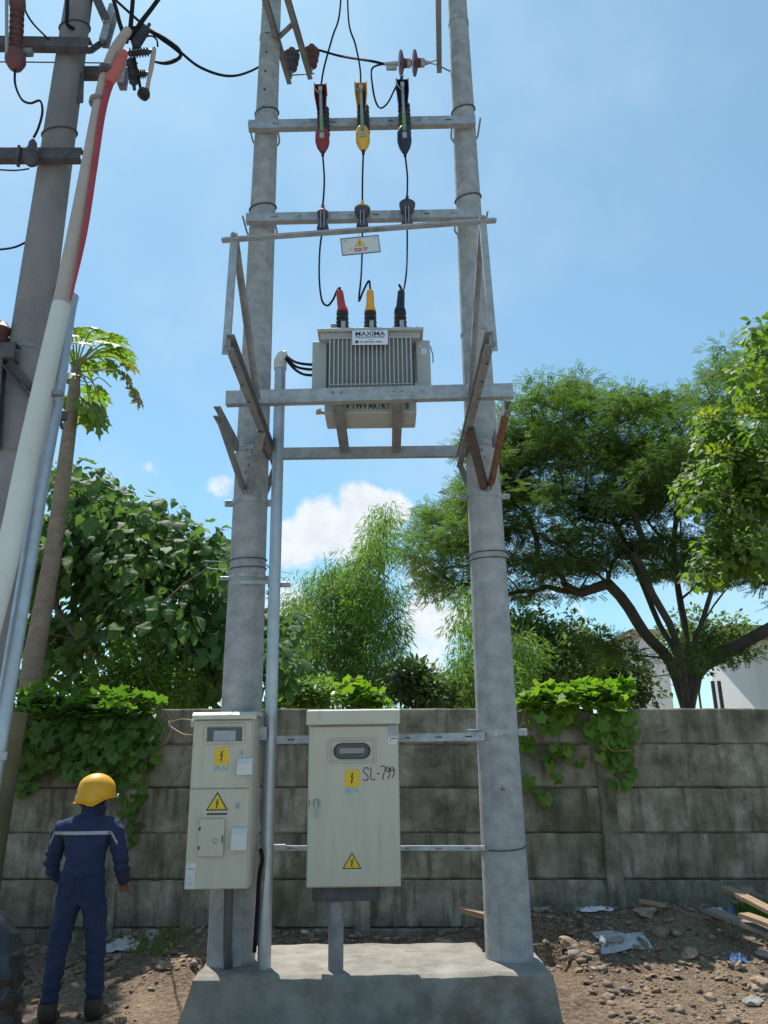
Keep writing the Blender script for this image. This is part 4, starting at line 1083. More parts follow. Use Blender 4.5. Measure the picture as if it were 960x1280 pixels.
def old_fuse(px0, py0, px1, py1, Y, label):
    a, b2 = P(px0, py0, Y), P(px1, py1, Y)
    t_ = thing('fuse_cutout', b2, label, 'fuse cutout', 'old fuse cutouts at the left edge')
    ax = b2 - a; L_ = ax.length
    prof = [(.03, 0)]
    for k in range(8): prof += [(.032, L_ * (.05 + k * .09)), (.055, L_ * (.08 + k * .09)), (.055, L_ * (.10 + k * .09)), (.032, L_ * (.13 + k * .09))]
    prof += [(.045, L_ * .82), (.03, L_ * .88)]
    MB().lathe(prof, a, ax, 14).build('insulator', 'porcelain', t_, True)
    MB().lathe([(.04, 0), (.075, .02), (.078, .10), (.05, .16), (.02, .18)], a + ax * .78, ax, 12).build('lower_hood', 'old_fuse_red', t_, True)
    MB().lathe([(.03, 0), (.06, .03), (.065, .12), (.03, .2)], a - ax * .08, ax, 12).build('upper_hood', 'old_fuse_red', t_, True)
    MB().tube([a + ax * .05 + Vector((-.06, -.06, 0)), a + ax * .9 + Vector((-.04, -.06, 0))], .014, 8).build('fuse_tube', 'fuse_tube', t_, True)
    MB().box(a + ax * .74 + Vector((.07, .03, 0)), (.10, .05, .05), bev=.004).build('bracket', 'galvanised_dull', t_)
    return b2


fb_ = old_fuse(22, 0, 19, 84, OY - .32, 'dark red fuse cutout on the upper crossarm at the top left corner')
p0 = P(42, 172, OY - .28); p1 = P(38, 207, OY - .28)
t_ = thing('post_insulator', p1, 'dark brown insulator on the middle crossarm of the old pole', 'insulator')
MB().lathe([(.02, 0), (.05, .03), (.055, .08), (.042, .11), (.05, .13), (.034, .17), (.03, .21), (.014, .24)], p1, p0 - p1, 14).build('body', 'porcelain_grey', t_, True)
MB().box(p1 + Vector((-.10, .0, .09)), (.02, .05, .17), bev=.003).build('clamp', 'dark_steel', t_)
cable('drop_wire', [fb_, P(19, 105, OY - .3), P(27, 124, OY - .3), P(38, 129, OY - .3), P(50, 126, OY - .3), P(53, 140, OY - .3), P(48, 160, OY - .29), p0], .009, 'black drop wire curling from the dark red fuse to the insulator', group='wires of the old pole')
cable('thin_wire', [P(24, -5, OY - .3), P(38, 25, OY - .25), P(62, 50, OY - .2), P(78, 64, OY)], .008, 'black wire slanting down to the old pole from the top left', group='wires of the old pole')
cable('thin_wire', [P(-40, 77, OY + .5), P(80, 78, OY + .5), P(150, 79, OY + .3), P(172, 79, OY + .2)], .006, 'thin level wire passing behind the old pole', group='wires of the old pole')
cable('thin_wire', [P(-40, 314, OY), P(8, 311, OY), P(28, 305, OY), P(40, 296, OY + .05)], .008, 'black wire entering at the left edge and curving up to the old pole', group='wires of the old pole')
cable('thin_wire', [P(-30, 210, OY - .2), P(15, 213, OY - .2), P(36, 211, OY - .26)], .006, 'thin wire under the middle crossarm of the old pole', group='wires of the old pole')
cable('thin_wire', [P(50, 200, OY - .1), P(54, 215, OY - .1), P(55, 240, OY - .12)], .008, 'short black wire hanging behind the middle crossarm', group='wires of the old pole')
cable('thin_wire', [P(86, 200, OY + .1), P(82, 240, OY + .1), P(70, 330, OY + .1), P(71, 375, OY - .1)], .005, 'thin wire hanging down the right side of the old pole', group='wires of the old pole')
cable('thin_wire', [P(84, -8, OY - .2), P(84, 15, OY - .2), P(84, 30, OY - .18), P(92, 36, OY - .1)], .016, 'thick black lead at the top of the old pole', group='wires of the old pole')
p = P(2, 412, OY - .1); t_ = thing('porcelain_bushing', p, 'dark brown porcelain bushing just inside the left edge', 'insulator')
MB().lathe([(.05, -.12), (.07, -.08), (.05, -.05), (.075, 0), (.05, .03), (.03, .06)], p, Z, 14).build('body', 'porcelain', t_, True)

# pale riser pipes
r0 = thing('riser_pipe', P(-40, 860, 4.35), 'white plastic riser pipe slanting up the left edge, tan and red at its top', 'pipe', 'riser pipes at the left edge')
RP = [P(-40, 880, 4.30), P(8, 700, 4.36), P(40, 545, 4.44), P(77, 382, 4.55), P(107, 230, 4.66), P(129, 110, 4.76), P(143, 65, 4.80), P(160, 38, 4.85)]
MB().tube(RP[:4], [.068, .066, .063, .062], 18, smooth=5).build('white_section', 'pvc_white', r0, True)
MB().tube([RP[3] - (RP[4] - RP[3]) * .01] + RP[4:], [.060, .058, .050, .044, .034], 16, smooth=5).build('tan_section', 'pipe_tan', r0, True)
MB().tube([P(88, 375, 4.50), P(106, 290, 4.57), P(119, 200, 4.64), P(128, 140, 4.69), P(137, 105, 4.73), P(150, 78, 4.80)], [.006, .018, .024, .026, .030, .030], 12, smooth=5).build('red_sheath', 'pipe_tape_red', r0, True)
MB().tube([P(136, 104, 4.72), P(141, 94, 4.74), P(149, 80, 4.77), P(155, 66, 4.79)], [.036, .046, .044, .034], 12, smooth=3).build('orange_sleeve', 'pipe_cut_red', r0, True)
for py_, r_ in ((90, .065), (128, .064)):
    c_ = P(133 if py_ == 90 else 122, py_, 4.74); d_ = (RP[5] - RP[4]).normalized()
    MB().lathe([(r_ - .006, -.018), (r_, -.018), (r_, .018), (r_ - .006, .018)], c_, d_, 18).build('pipe_tie', 'strap_dark' if py_ == 90 else 'galvanised_dull', r0, True)
g0_ = thing('riser_pipe', P(-20, 1000, 4.45), 'shiny galvanised riser pipe slanting up the left edge beside the white one', 'pipe', 'riser pipes at the left edge')
MB().tube([P(-14, 1000, 4.42), P(3, 900, 4.46), P(30, 735, 4.52), P(52, 600, 4.57), P(70, 500, 4.62), P(84, 400, 4.68), P(90, 370, 4.70)], .047, 16, smooth=5).build('pipe', 'pipe_galv', g0_, True)
m_ = MB(); m_.box(P(70, 492, 4.5), (.09, .05, .03), bev=.004); m_.tube([P(74, 490, 4.5), P(79, 500, 4.5)], .006, 6); m_.build('clamp', 'galvanised_dull', g0_)
c_ = P(4, 945, 4.40); MB().box(c_, (.04, .02, .045), bev=.003).build('clamp', 'galvanised', g0_)

# cable terminations spreading out of the riser top
for k, (pts, lab) in enumerate((
        ([(158, 52), (150, 30), (145, 10), (138, -12)], 'leftmost black termination lead fanning up from the riser pipe top'),
        ([(162, 48), (164, 25), (167, -12)], 'middle black termination lead rising straight from the riser pipe top'),
        ([(166, 48), (175, 30), (190, 10), (206, -12)], 'thick black termination lead slanting up right from the riser pipe top'),
        ([(168, 60), (168, 72), (172, 92), (176, 112)], 'black lead dropping from the riser pipe top to the round arrester'))):
    pp = [P(x, y, 4.85 + .06 * k) for x, y in pts]
    o = cable('termination_lead', pp, [.024, .020, .018, .018] if k < 3 else .013, lab, group='termination leads at the riser top')
for k, (a, b2, mt, lab) in enumerate((((168, 58), (187, 30), 'polymer_grey', 'ribbed black termination pointing up right beside the riser top'),
                                      ((160, 67), (192, 64), 'polymer_grey', 'ribbed grey arrester lying level right of the riser top'),
                                      ((165, 93), (186, 92), 'porcelain_grey', 'ribbed grey insulator below the level arrester'),
                                      ((164, 74), (168, 112), 'polymer_grey', 'ribbed dark arrester hanging down at the riser top'))):
    p0, p1 = P(*a, 4.92 + .05 * k), P(*b2, 4.95 + .05 * k); L_ = (p1 - p0).length
    t_ = thing('arrester', p0, lab, 'arrester', 'ribbed arresters at the riser top')
    prof = [(.024, 0)]
    for i in range(7): prof += [(.022, L_ * (.06 + i * .11)), (.044 - .001 * i, L_ * (.09 + i * .11)), (.044 - .001 * i, L_ * (.11 + i * .11)), (.022, L_ * (.15 + i * .11))]
    MB().lathe(prof + [(.016, L_ * .86), (.014, L_)], p0, p1 - p0, 12).build('sheds', mt, t_, True)
p = P(180, 117, 5.0); t_ = thing('round_arrester', p, 'round black arrester cap hanging lowest right of the riser top', 'arrester')
MB().lathe([(.012, -.045), (.045, -.035), (.052, 0), (.04, .03), (.012, .05)], p, (.4, 0, 1), 14).build('cap', 'rubber', t_, True)
MB().tube([P(184, 112, 5.0), P(186, 100, 5.0), P(189, 85, 5.0), P(192, 66, 5.0), P(193, 60, 5.0)], [.018, .016, .02, .02, .014], 10, smooth=4).build('stem', 'pipe_tan', t_, True)
br = thing('bracket_plate', P(140, 40, 5.0), 'pale galvanised bracket plates behind the riser top', 'bracket')
MB().channel(P(143, 10, 5.05), P(130, 55, 5.05), .06, .09, .008, up=(0, 1, 0)).build('plate', 'galvanised', br)
MB().channel(P(157, 80, 5.1), P(152, 108, 5.1), .06, .09, .008, up=(0, 1, 0)).build('plate', 'galvanised', br)
MB().angle(P(118, -8, 5.0), P(134, 28, 5.0), .07, .008, up=(0, 1, 0)).build('upright', 'dark_steel', br)
cable('splice_loop', [P(164, 36, 5.0), P(178, 34, 5.05), P(190, 40, 5.1), P(205, 49, 5.15), P(220, 60, 5.2), P(226, 68, 5.22), P(222, 74, 5.2), P(212, 78, 5.15), P(203, 79, 5.1), P(193, 77, 5.05)], [.015, .015, .018, .026, .026, .016, .015, .018, .014, .010], 'thick black splice loop right of the riser top', group='overhead conductors')
cable('splice_loop', [P(180, 46, 5.0), P(190, 45, 5.0), P(196, 50, 5.0), P(197, 58, 5.0)], .008, 'small black wire arch over the level arrester', group='overhead conductors')

# ================================================================== vegetation helpers
def arrmesh(name, V, F, mat, parent=None, loc=(0, 0, 0), smooth=False):
    """mesh from numpy arrays: V (n,3), F (m,3) triangles"""
    me = bpy.data.meshes.new(name); V = np.asarray(V, np.float32) - np.array(loc, np.float32); F = np.asarray(F, np.int32)
    me.vertices.add(len(V)); me.vertices.foreach_set('co', V.ravel())
    me.loops.add(F.size); me.loops.foreach_set('vertex_index', F.ravel())
    me.polygons.add(len(F)); me.polygons.foreach_set('loop_start', np.arange(0, F.size, 3, dtype=np.int32))
    try: me.polygons.foreach_set('loop_total', np.full(len(F), 3, np.int32))
    except Exception: pass
    me.update(calc_edges=True); me.validate()
    return finish(name, me, mat, parent, smooth, Vector(loc))


def nrmz(a): return a / np.maximum(np.linalg.norm(a, axis=-1, keepdims=True), 1e-9)


def frames(axis, nor):
    y = nrmz(axis); x = nrmz(np.cross(y, nor)); z = np.cross(x, y); return x, y, z


def scatter(tmpl, pos, axis, nor, size, wid=None):
    """copies of a leaf template (verts: side, along, up) at pos"""
    tv, tf = tmpl; x, y, z = frames(axis, nor); n = len(pos); k = len(tv)
    size = np.broadcast_to(np.asarray(size, float), (n,)); w = size if wid is None else np.broadcast_to(wid, (n,))
    V = pos[:, None, :] + tv[None, :, 0:1] * x[:, None, :] * w[:, None, None] + tv[None, :, 1:2] * y[:, None, :] * size[:, None, None] + tv[None, :, 2:3] * z[:, None, :] * size[:, None, None]
    F = tf[None] + (np.arange(n) * k)[:, None, None]
    return V.reshape(-1, 3), F.reshape(-1, 3)


def tm(v, f): return np.array(v, float), np.array(f, int)


T_DIAM = tm([(0, 0, 0), (.28, .45, .07), (0, 1, -.04), (-.28, .45, .07)], [(0, 1, 2), (0, 2, 3)])
T_BLADE = tm([(0, 0, 0), (.06, .4, .01), (0, 1, -.12), (-.06, .4, .01)], [(0, 1, 2), (0, 2, 3)])


def ovate(w=.34, droop=.25, fold=.10):
    v = []; ys = (0, .12, .3, .55, .8, 1.0); ws = (0, .62, 1, .92, .5, 0)
    for yv, wv in zip(ys, ws):
        zc = -droop * yv * yv; yy = yv - .12 * droop * yv ** 2
        v += [(-w * wv, yy, zc + fold * wv * (1 - .35 * yv) - .06 * wv), (0, yy, zc), (w * wv, yy, zc + fold * wv * (1 - .35 * yv) - .06 * wv)]
    f = []
    for i in range(5):
        a, b_ = i * 3, (i + 1) * 3
        for k in (0, 1): f += [(a + k, a + k + 1, b_ + k + 1), (a + k, b_ + k + 1, b_ + k)]
    return tm(v, f)


def lobed(n=5, deep=.45, droop=.2):
    v = [(0, .30, .0)]; m = n * 2
    for k in range(m + 1):
        a = math.radians(-150 + 300 * k / m); r = 1.0 if k % 2 else 1 - deep
        if k in (0, m): r = .5
        sc_ = .52 * r * (1.0 - .18 * abs(a) / 2.6)
        v.append((sc_ * math.sin(a) * 1.05, .30 + sc_ * math.cos(a) * 1.15, -droop * (r * r) * .3 + .03 * (k % 2)))
    return tm(v, [(0, k + 2, k + 1) for k in range(m)])


def spray(n=5):
    v = []; f = []
    for s_ in (-1, 1):
        for k in range(n):
            y = .15 + .75 * k / (n - 1); L_ = .34 * (1 - .35 * abs(y - .5)); o_ = len(v); q = .45
            v += [(0, y, 0), (s_ * L_ * .55, y + .02, .03), (s_ * L_, y + L_ * q, -.05), (s_ * L_ * .45, y + .13, .0)]
            f += [(o_, o_ + 1, o_ + 2), (o_, o_ + 2, o_ + 3)]
    return tm(v, f)


T_OV, T_LOB, T_SPRAY = ovate(), lobed(5, .26), spray()


def wavy(seed, w, droop):
    rr = random.Random(seed); v, f = ovate(w, droop, rr.uniform(.02, .16)); v = v.copy(); tw = rr.uniform(-.5, .5)
    for i in range(len(v)):
        if i % 3 != 1: v[i] += np.array((rr.uniform(-.05, .05), rr.uniform(-.06, .06), rr.uniform(-.07, .07)))
        v[i, 2] += v[i, 0] * tw * v[i, 1]; v[i, 0] += .12 * tw * v[i, 1] ** 2
    return v, f


T_BIG = [wavy(1, .36, .35), wavy(2, .42, .6), wavy(3, .32, .15), wavy(4, .38, .75)]


def rdir(n): return nrmz(RNG.normal(size=(n, 3)))


class Grow:
    """limbs that reach from a trunk to every clump of leaves"""
    def __init__(s): s.p = []; s.par = []
    def chain(s, pts, start=-1, smooth=4):
        pts = [Vector(p) for p in pts]; pts = crom(pts, smooth) if smooth else pts; i = start
        for k, p in enumerate(pts):
            s.p.append(np.array(p)); s.par.append(i); i = len(s.p) - 1
        return i
    def reach(s, targets, step=.6, sag=.1, jit=.08, up_pen=1.5):
        base = s.p[0]; order = np.argsort(np.linalg.norm(targets - base, axis=1))
        for t_ in targets[order]:
            A = np.array(s.p); d = np.linalg.norm(A - t_, axis=1) + np.maximum(0, A[:, 2] - t_[2] + .2) * up_pen
            j = int(np.argmin(d)); a = s.p[j]; L_ = np.linalg.norm(t_ - a); n = max(2, int(L_ / step)); i = j
            for k in range(1, n + 1):
                q = k / n; p = a + (t_ - a) * q; p = p + np.array((0, 0, sag * L_ * math.sin(q * math.pi)))
                if k < n: p = p + RNG.normal(size=3) * jit * L_ / n * 1.5
                s.p.append(p); s.par.append(i); i = len(s.p) - 1
    def mesh(s, tip, expo, rmax, seg=6):
        n = len(s.p); cnt = np.zeros(n); has = np.zeros(n, bool)
        for i in range(n):
            if s.par[i] >= 0: has[s.par[i]] = True
        for i in range(n - 1, -1, -1):
            if not has[i]: cnt[i] += 1
            if s.par[i] >= 0: cnt[s.par[i]] += cnt[i]
        r = np.minimum(tip * cnt ** expo, rmax); V = []; F = []; ang = np.arange(seg) * 2 * math.pi / seg
        for i in range(n):
            j = s.par[i]
            if j < 0: continue
            a, b_ = s.p[j], s.p[i]; d = b_ - a; L_ = np.linalg.norm(d)
            if L_ < 1e-6: continue
            d = d / L_; ref = np.array((0, 0, 1.)) if abs(d[2]) < .9 else np.array((1., 0, 0)); u = nrmz(np.cross(d, ref)); w = np.cross(d, u)
            ra = min(r[j], r[i] * 1.25); rb = r[i]; o_ = len(V)
            sg = seg if rb > tip * 2.2 else 4; an = ang if sg == seg else np.arange(4) * math.pi / 2
            for p, rr in ((a - d * ra * .3, ra), (b_, rb)):
                for q in an: V.append(p + (u * math.cos(q) + w * math.sin(q)) * rr)
            for k in range(sg):
                k2 = (k + 1) % sg; F += [(o_ + k, o_ + k2, o_ + sg + k2), (o_ + k, o_ + sg + k2, o_ + sg + k)]
        return np.array(V), np.array(F)


def blob_points(blobs, Y, dY):
    """clump centres inside ellipses seen from the street, each with its own depth"""
    out = []
    for (px, py, rx, ry, n) in blobs:
        for _ in range(n):
            a = random.uniform(0, 6.283); r = math.sqrt(random.random()); y = Y + random.gauss(0, dY * .55)
            out.append(P(px + rx * r * math.cos(a), py + ry * r * math.sin(a), max(Y - dY * 1.3, min(Y + dY * 1.3, y))))
    return np.array([tuple(p) for p in out])


def clump(centres, per, rad, flat):
    n = len(centres) * per; d = rdir(n) * (RNG.random((n, 1)) ** (1 / 2.2)); d[:, 2] *= flat
    return np.repeat(centres, per, 0) + d * rad, d


def leafpart(name, VF, mat, parent, kind='stuff'):
    o = arrmesh(name, VF[0], VF[1], mat, parent, parent_origin(parent) if parent else (0, 0, 0)); o['kind'] = kind; return o


def single_leaves(tmpl, pos, axis, nor, size, mat, parent, name='leaf'):
    """leaves near the viewer: one object each, sharing one mesh"""
    me = bpy.data.meshes.new(name); me.from_pydata([tuple(v) for v in tmpl[0]], [], [tuple(int(i) for i in f) for f in tmpl[1]]); me.materials.append(MATS[mat])
    x, y, z = frames(axis, nor); lo_ = parent_origin(parent)
    size = np.broadcast_to(np.asarray(size, float), (len(pos),))
    for i in range(len(pos)):
        o = bpy.data.objects.new(name, me); COL.objects.link(o); o.parent = parent
        M = Matrix((x[i] * size[i], y[i] * size[i], z[i] * size[i])).transposed().to_4x4(); M.translation = Vector(pos[i]) - lo_; o.matrix_local = M


# ---- wide spreading rain tree on the right
def rain_tree():
    Y = 24.0; base = P(862, 905, Y); base.z = 0
    t_ = thing('rain_tree', base, 'wide spreading rain tree with dark forked limbs beyond the wall at right', 'tree')
    g_ = Grow(); b0 = g_.chain([base, base + Z * .5, P(860, 893, Y)], smooth=2)
    for pts in ([(838, 828, 0), (806, 792, -.6), (775, 745, -1.2), (725, 700, -1.5), (668, 664, -2), (610, 640, -2)],
                [(846, 820, .6), (824, 780, 1), (797, 715, 1.5), (770, 655, 1.6), (735, 600, 2)],
                [(858, 800, 1), (850, 750, 1.4), (842, 690, 1), (846, 620, .5), (830, 560, .5)],
                [(866, 815, -.8), (880, 770, -1.2), (895, 725, -1.6), (925, 665, -2), (940, 590, -2)],
                [(872, 842, -.4), (905, 818, -1), (945, 795, -1.8), (1000, 765, -2.4)],
                [(845, 846, .8), (815, 845, 1.4), (785, 828, 1.8), (750, 812, 2)],
                [(870, 800, 1.8), (905, 740, 2.6), (950, 700, 3), (1000, 640, 3)],
                [(845, 800, -1.4), (815, 742, -2), (790, 690, -2.4), (745, 668, -2.6)]):
        g_.chain([g_.p[b0]] + [P(x, y, Y + d) for x, y, d in pts], start=b0, smooth=3)
    blobs = [(640, 522, 34, 16), (700, 496, 42, 16), (745, 484, 30, 11), (790, 516, 38, 16), (838, 500, 38, 14), (880, 512, 28, 16), (905, 456, 26, 15), (945, 470, 30, 22), (610, 570, 44, 17), (670, 558, 50, 18), (740, 552, 52, 17),
             (820, 558, 60, 18), (890, 562, 42, 20), (568, 640, 38, 15), (640, 615, 52, 17), (720, 612, 45, 14), (800, 622, 60, 17), (880, 618, 50, 19), (538, 688, 30, 20), (600, 676, 46, 16), (690, 658, 52, 13), (770, 680, 64, 15),
             (850, 690, 52, 16), (920, 692, 52, 22), (560, 724, 38, 13), (640, 713, 46, 13), (722, 704, 42, 10), (690, 738, 40, 7), (620, 600, 30, 12), (1015, 500, 50, 50), (1020, 620, 55, 60), (1000, 700, 50, 30), (890, 812, 36, 10), (765, 812, 26, 10)]
    blobs = [(a_, b_ + 4, c_ * 1.1, e_ * 1.75, max(3, int(c_ * e_ / 52))) for a_, b_, c_, e_ in blobs] + [(735, 570, 130, 60, 30), (850, 590, 90, 60, 20), (620, 630, 80, 50, 14)]
    C = blob_points(blobs, Y, 3.2)
    g_.reach(C, .9, .05, .10, 1.2)
    V, F = g_.mesh(.015, .57, .80, 10); arrmesh('trunk', V, F, 'bark_dark', t_, base, True)
    pos, d = clump(C, 92, .78, .42)
    n = len(pos); ax = nrmz(d * [1, 1, .3] + rdir(n) * .6 + [0, 0, -.10]); nor = nrmz(np.array([0, 0, 1.0]) + rdir(n) * .6)
    leafpart('crown', scatter(T_SPRAY, pos, ax, nor, RNG.uniform(.18, .36, n)), 'rain_leaf', t_)


rain_tree()


# ---- big-leaved tree at left
def teak_tree():
    Y = 11.0; base = P(185, 960, Y); base.z = 0
    t_ = thing('big_leaved_tree', base, 'dense dark green tree with large drooping leaves beyond the wall at left', 'tree')
    g_ = Grow(); b0 = g_.chain([base, P(182, 880, Y), P(178, 840, Y)], smooth=3)
    for pts in ([(150, 780, .3), (120, 700, .2)], [(195, 770, -.4), (200, 690, 0)], [(235, 790, .3), (270, 740, .2)], [(120, 820, -.6), (70, 760, -.6)]):
        g_.chain([g_.p[b0]] + [P(x, y, Y + d) for x, y, d in pts], start=b0, smooth=3)
    blobs = [(85, 660, 48, 75, 20), (140, 690, 62, 85, 28), (200, 715, 62, 85, 28), (255, 760, 48, 85, 22), (50, 770, 50, 100, 18), (150, 810, 110, 65, 30), (305, 800, 38, 75, 14), (240, 840, 60, 40, 12), (345, 850, 22, 38, 6), (100, 622, 30, 28, 8), (180, 645, 40, 28, 10), (270, 700, 26, 28, 6), (340, 780, 16, 25, 3)]
    C = blob_points(blobs, Y, 1.5)
    g_.reach(C, .4, .02, .12, 1.0)
    V, F = g_.mesh(.010, .5, .15, 6); arrmesh('trunk', V, F, 'bark_brown', t_, base, True)
    pos, d = clump(C, 36, .42, .75); n = len(pos)
    ax = nrmz(d * [1, 1, .4] + rdir(n) * .5 + [0, -.25, -.55]); nor = nrmz(np.array([0, -.30, 1.0]) + d * .5 + rdir(n) * .6)
    sz = RNG.uniform(.08, .235, n); near_ = np.argsort(pos[:, 1])
    # the leaves nearest the street are single parts, the rest one crown
    pick = near_[:900]; pick = RNG.permutation(pick)[:300]; rest = np.setdiff1d(np.arange(n), pick)
    for q in range(4): single_leaves(T_BIG[q], pos[pick[q::4]], ax[pick[q::4]], nor[pick[q::4]], sz[pick[q::4]] * 1.05, 'teak_leaf', t_)
    vs, fs, o_ = [], [], 0
    for q in range(4):
        r_ = rest[q::4]; v_, f_ = scatter(T_BIG[q], pos[r_], ax[r_], nor[r_], sz[r_]); vs.append(v_); fs.append(f_ + o_); o_ += len(v_)
    leafpart('crown', (np.concatenate(vs), np.concatenate(fs)), 'teak_leaf', t_)


teak_tree()


# ---- papaya
def palmate(n=9, seed=0):
    rr = random.Random(seed); v = [(0, 0, 0)]; f = []
    for k in range(n):
        a = math.radians(-135 + 270 * k / (n - 1)); L_ = 1.0 - .35 * abs(k - (n - 1) / 2) / (n / 2) + rr.uniform(-.06, .06)
        dx, dy = math.sin(a), math.cos(a); px_, py_ = dy, -dx
        # outline of a lobe with two side points each side
        prof = [(.10, .06), (.34, .12), (.48, .24), (.54, .11), (.72, .19), (.78, .07), (1.0, 0)]
        i0 = len(v)
        for q, w in prof:
            zz = -.30 * (q * L_) ** 2
            for s_ in (-1, 1): v.append((dx * q * L_ + px_ * w * s_, dy * q * L_ + py_ * w * s_, zz + .03 * (1 if w > .1 else 0)))
        f += [(0, i0 + 1, i0)]
        for j in range(len(prof) - 1):
            p_ = i0 + 2 * j; f += [(p_, p_ + 1, p_ + 3), (p_, p_ + 3, p_ + 2)]
    return tm(v, f)


def papaya():
    Y = 8.9; base = P(34, 960, Y); base.z = 0
    t_ = thing('papaya_tree', base, 'tall thin papaya tree with jagged light green leaves beyond the wall', 'tree')
    pts = [base, P(36, 870, Y), P(52, 770, Y), P(68, 680, Y), P(80, 590, Y), P(90, 510, Y), P(96, 452, Y)]
    MB().tube(pts, [.125, .12, .11, .10, .092, .08, .055], 14, smooth=6).build('trunk', 'papaya_bark', t_, True)
    top = pts[-1]; k = 0
    spec = [(-30, 422, 0), (70, 415, -.25), (92, 410, .1), (118, 412, -.1), (138, 422, .2), (150, 445, -.15), (160, 455, .1), (128, 440, .45), (62, 432, .3), (76, 470, -.3), (74, 500, .2), (112, 505, -.2), (128, 512, .15), (102, 428, -.4), (84, 440, .5), (110, 455, .3), (120, 490, .4), (70, 455, .3)]
    spec[0] = (66, 420, .2)
    spec += [(104, 418, .3), (146, 432, -.3), (132, 428, -.2), (84, 418, -.2), (136, 456, .2), (118, 520, 0), (100, 512, .3), (150, 438, .3)]
    for i, (px, py, dy) in enumerate(spec):
        e = P(px, py, Y + dy * 1.6); mid = top.lerp(e, .55) + Z * .10
        pet = MB().tube([top - Z * random.uniform(0, .2), mid, e], [.012, .007], 5, smooth=4).build('petiole', 'petiole', t_, True)
        old = i in (6, 12)
        tv, tf = palmate(9 if i % 2 else 8, i); d_ = np.array(e - top); d_[2] -= .25
        VV, FF = scatter((tv, tf), np.array([tuple(e)]), nrmz(d_[None] * [1, 1, .5] + [0, 0, -.12]), np.array([[random.uniform(-.3, .3), random.uniform(-.6, .1), 1.0]]), random.uniform(.22, .34))
        arrmesh('leaf', VV, FF, 'papaya_old_leaf' if old else 'papaya_leaf', t_, base)
    for px, py in ((158, 470), (168, 488), (172, 498)):
        e = P(px, py, Y - .2); tv, tf = palmate(7, px); VV, FF = scatter((tv, tf), np.array([tuple(e)]), np.array([[.4, -.2, -1.0]]), np.array([[.9, -.5, .4]]), .17)
        arrmesh('leaf', VV, FF, 'papaya_old_leaf', t_, base)
    MB().tube([top - Z * .15, P(125, 462, Y - .2), P(150, 466, Y - .25), P(170, 490, Y - .2)], .010, 5, smooth=5).build('petiole', 'petiole', t_, True)
    MB().tube([top - Z * .25, P(112, 478, Y), P(124, 472, Y), P(139, 484, Y)], .007, 5, smooth=5).build('petiole', 'petiole', t_, True)


papaya()


# ---- bamboo
def bamboo(name, culms, blobs, Y, label, per, seed_wispy=()):
    base = P(culms[0][0][0], 900, Y); base.z = 0
    t_ = thing(name, base, label, 'bamboo', 'bamboo clumps beyond the wall')
    for c in culms:
        pts = [P(x, y, Y + random.uniform(-.6, .6) * .5) for x, y in c]; pts[0].z = 0
        MB().tube(pts, [.035, .030, .018, .006], 6, smooth=5).build('culm', 'bamboo_culm', t_, True)
    C = blob_points(blobs, Y, 1.6)
    pos, d = clump(C, per, .46, .9); n = len(pos)
    ax = nrmz(d * [.8, .8, .2] + rdir(n) * .55 + [0, 0, -.55]); nor = nrmz(np.array([0, 0, 1.0]) + rdir(n) * .7)
    VF = scatter(T_BLADE, pos, ax, nor, RNG.uniform(.11, .22, n), RNG.uniform(.15, .28, n))
    leafpart('foliage', VF, 'bamboo_leaf', t_)
    # fine twigs
    m_ = MB()
    for c in C[::3]:
        a = Vector(c); m_.tube([a + Vector((random.uniform(-.3, .3), 0, -.8)), a + Vector((0, 0, -.2)), a + Vector((random.uniform(-.3, .3), random.uniform(-.3, .3), .3))], [.009, .006, .003], 4)
    o = m_.build('twigs', 'bamboo_culm', t_); o['kind'] = 'stuff'


bamboo('bamboo_clump', [[(430, 900), (440, 800), (462, 720), (488, 642)], [(420, 900), (415, 800), (412, 740), (405, 690)], [(410, 900), (395, 820), (385, 760), (375, 722)], [(440, 900), (452, 800), (470, 740), (500, 700)], [(445, 900), (470, 830), (490, 780), (508, 770)], [(425, 900), (432, 790), (440, 720), (450, 690)]],
       [(378, 765, 15, 38, 14), (385, 830, 20, 45, 16), (430, 780, 28, 60, 34), (445, 725, 20, 34, 20), (474, 680, 11, 24, 9), (484, 655, 5, 12, 4), (468, 790, 26, 55, 26), (440, 845, 48, 28, 26), (492, 740, 7, 24, 3), (485, 840, 14, 26, 5), (412, 735, 10, 18, 5)], 17.0, 'tall feathery bamboo clump between the twin poles beyond the wall', 170)
bamboo('bamboo_clump', [[(600, 900), (598, 840), (585, 790), (565, 745)], [(610, 900), (606, 830), (600, 770), (590, 720)], [(625, 900), (640, 840), (650, 800), (655, 770)]],
       [(588, 850, 20, 30, 18), (602, 790, 16, 34, 10), (574, 780, 14, 32, 2), (585, 745, 12, 18, 3), (640, 830, 24, 30, 15), (625, 870, 36, 14, 12)], 16.0, 'lower sparse bamboo clump partly behind the right pole', 150)


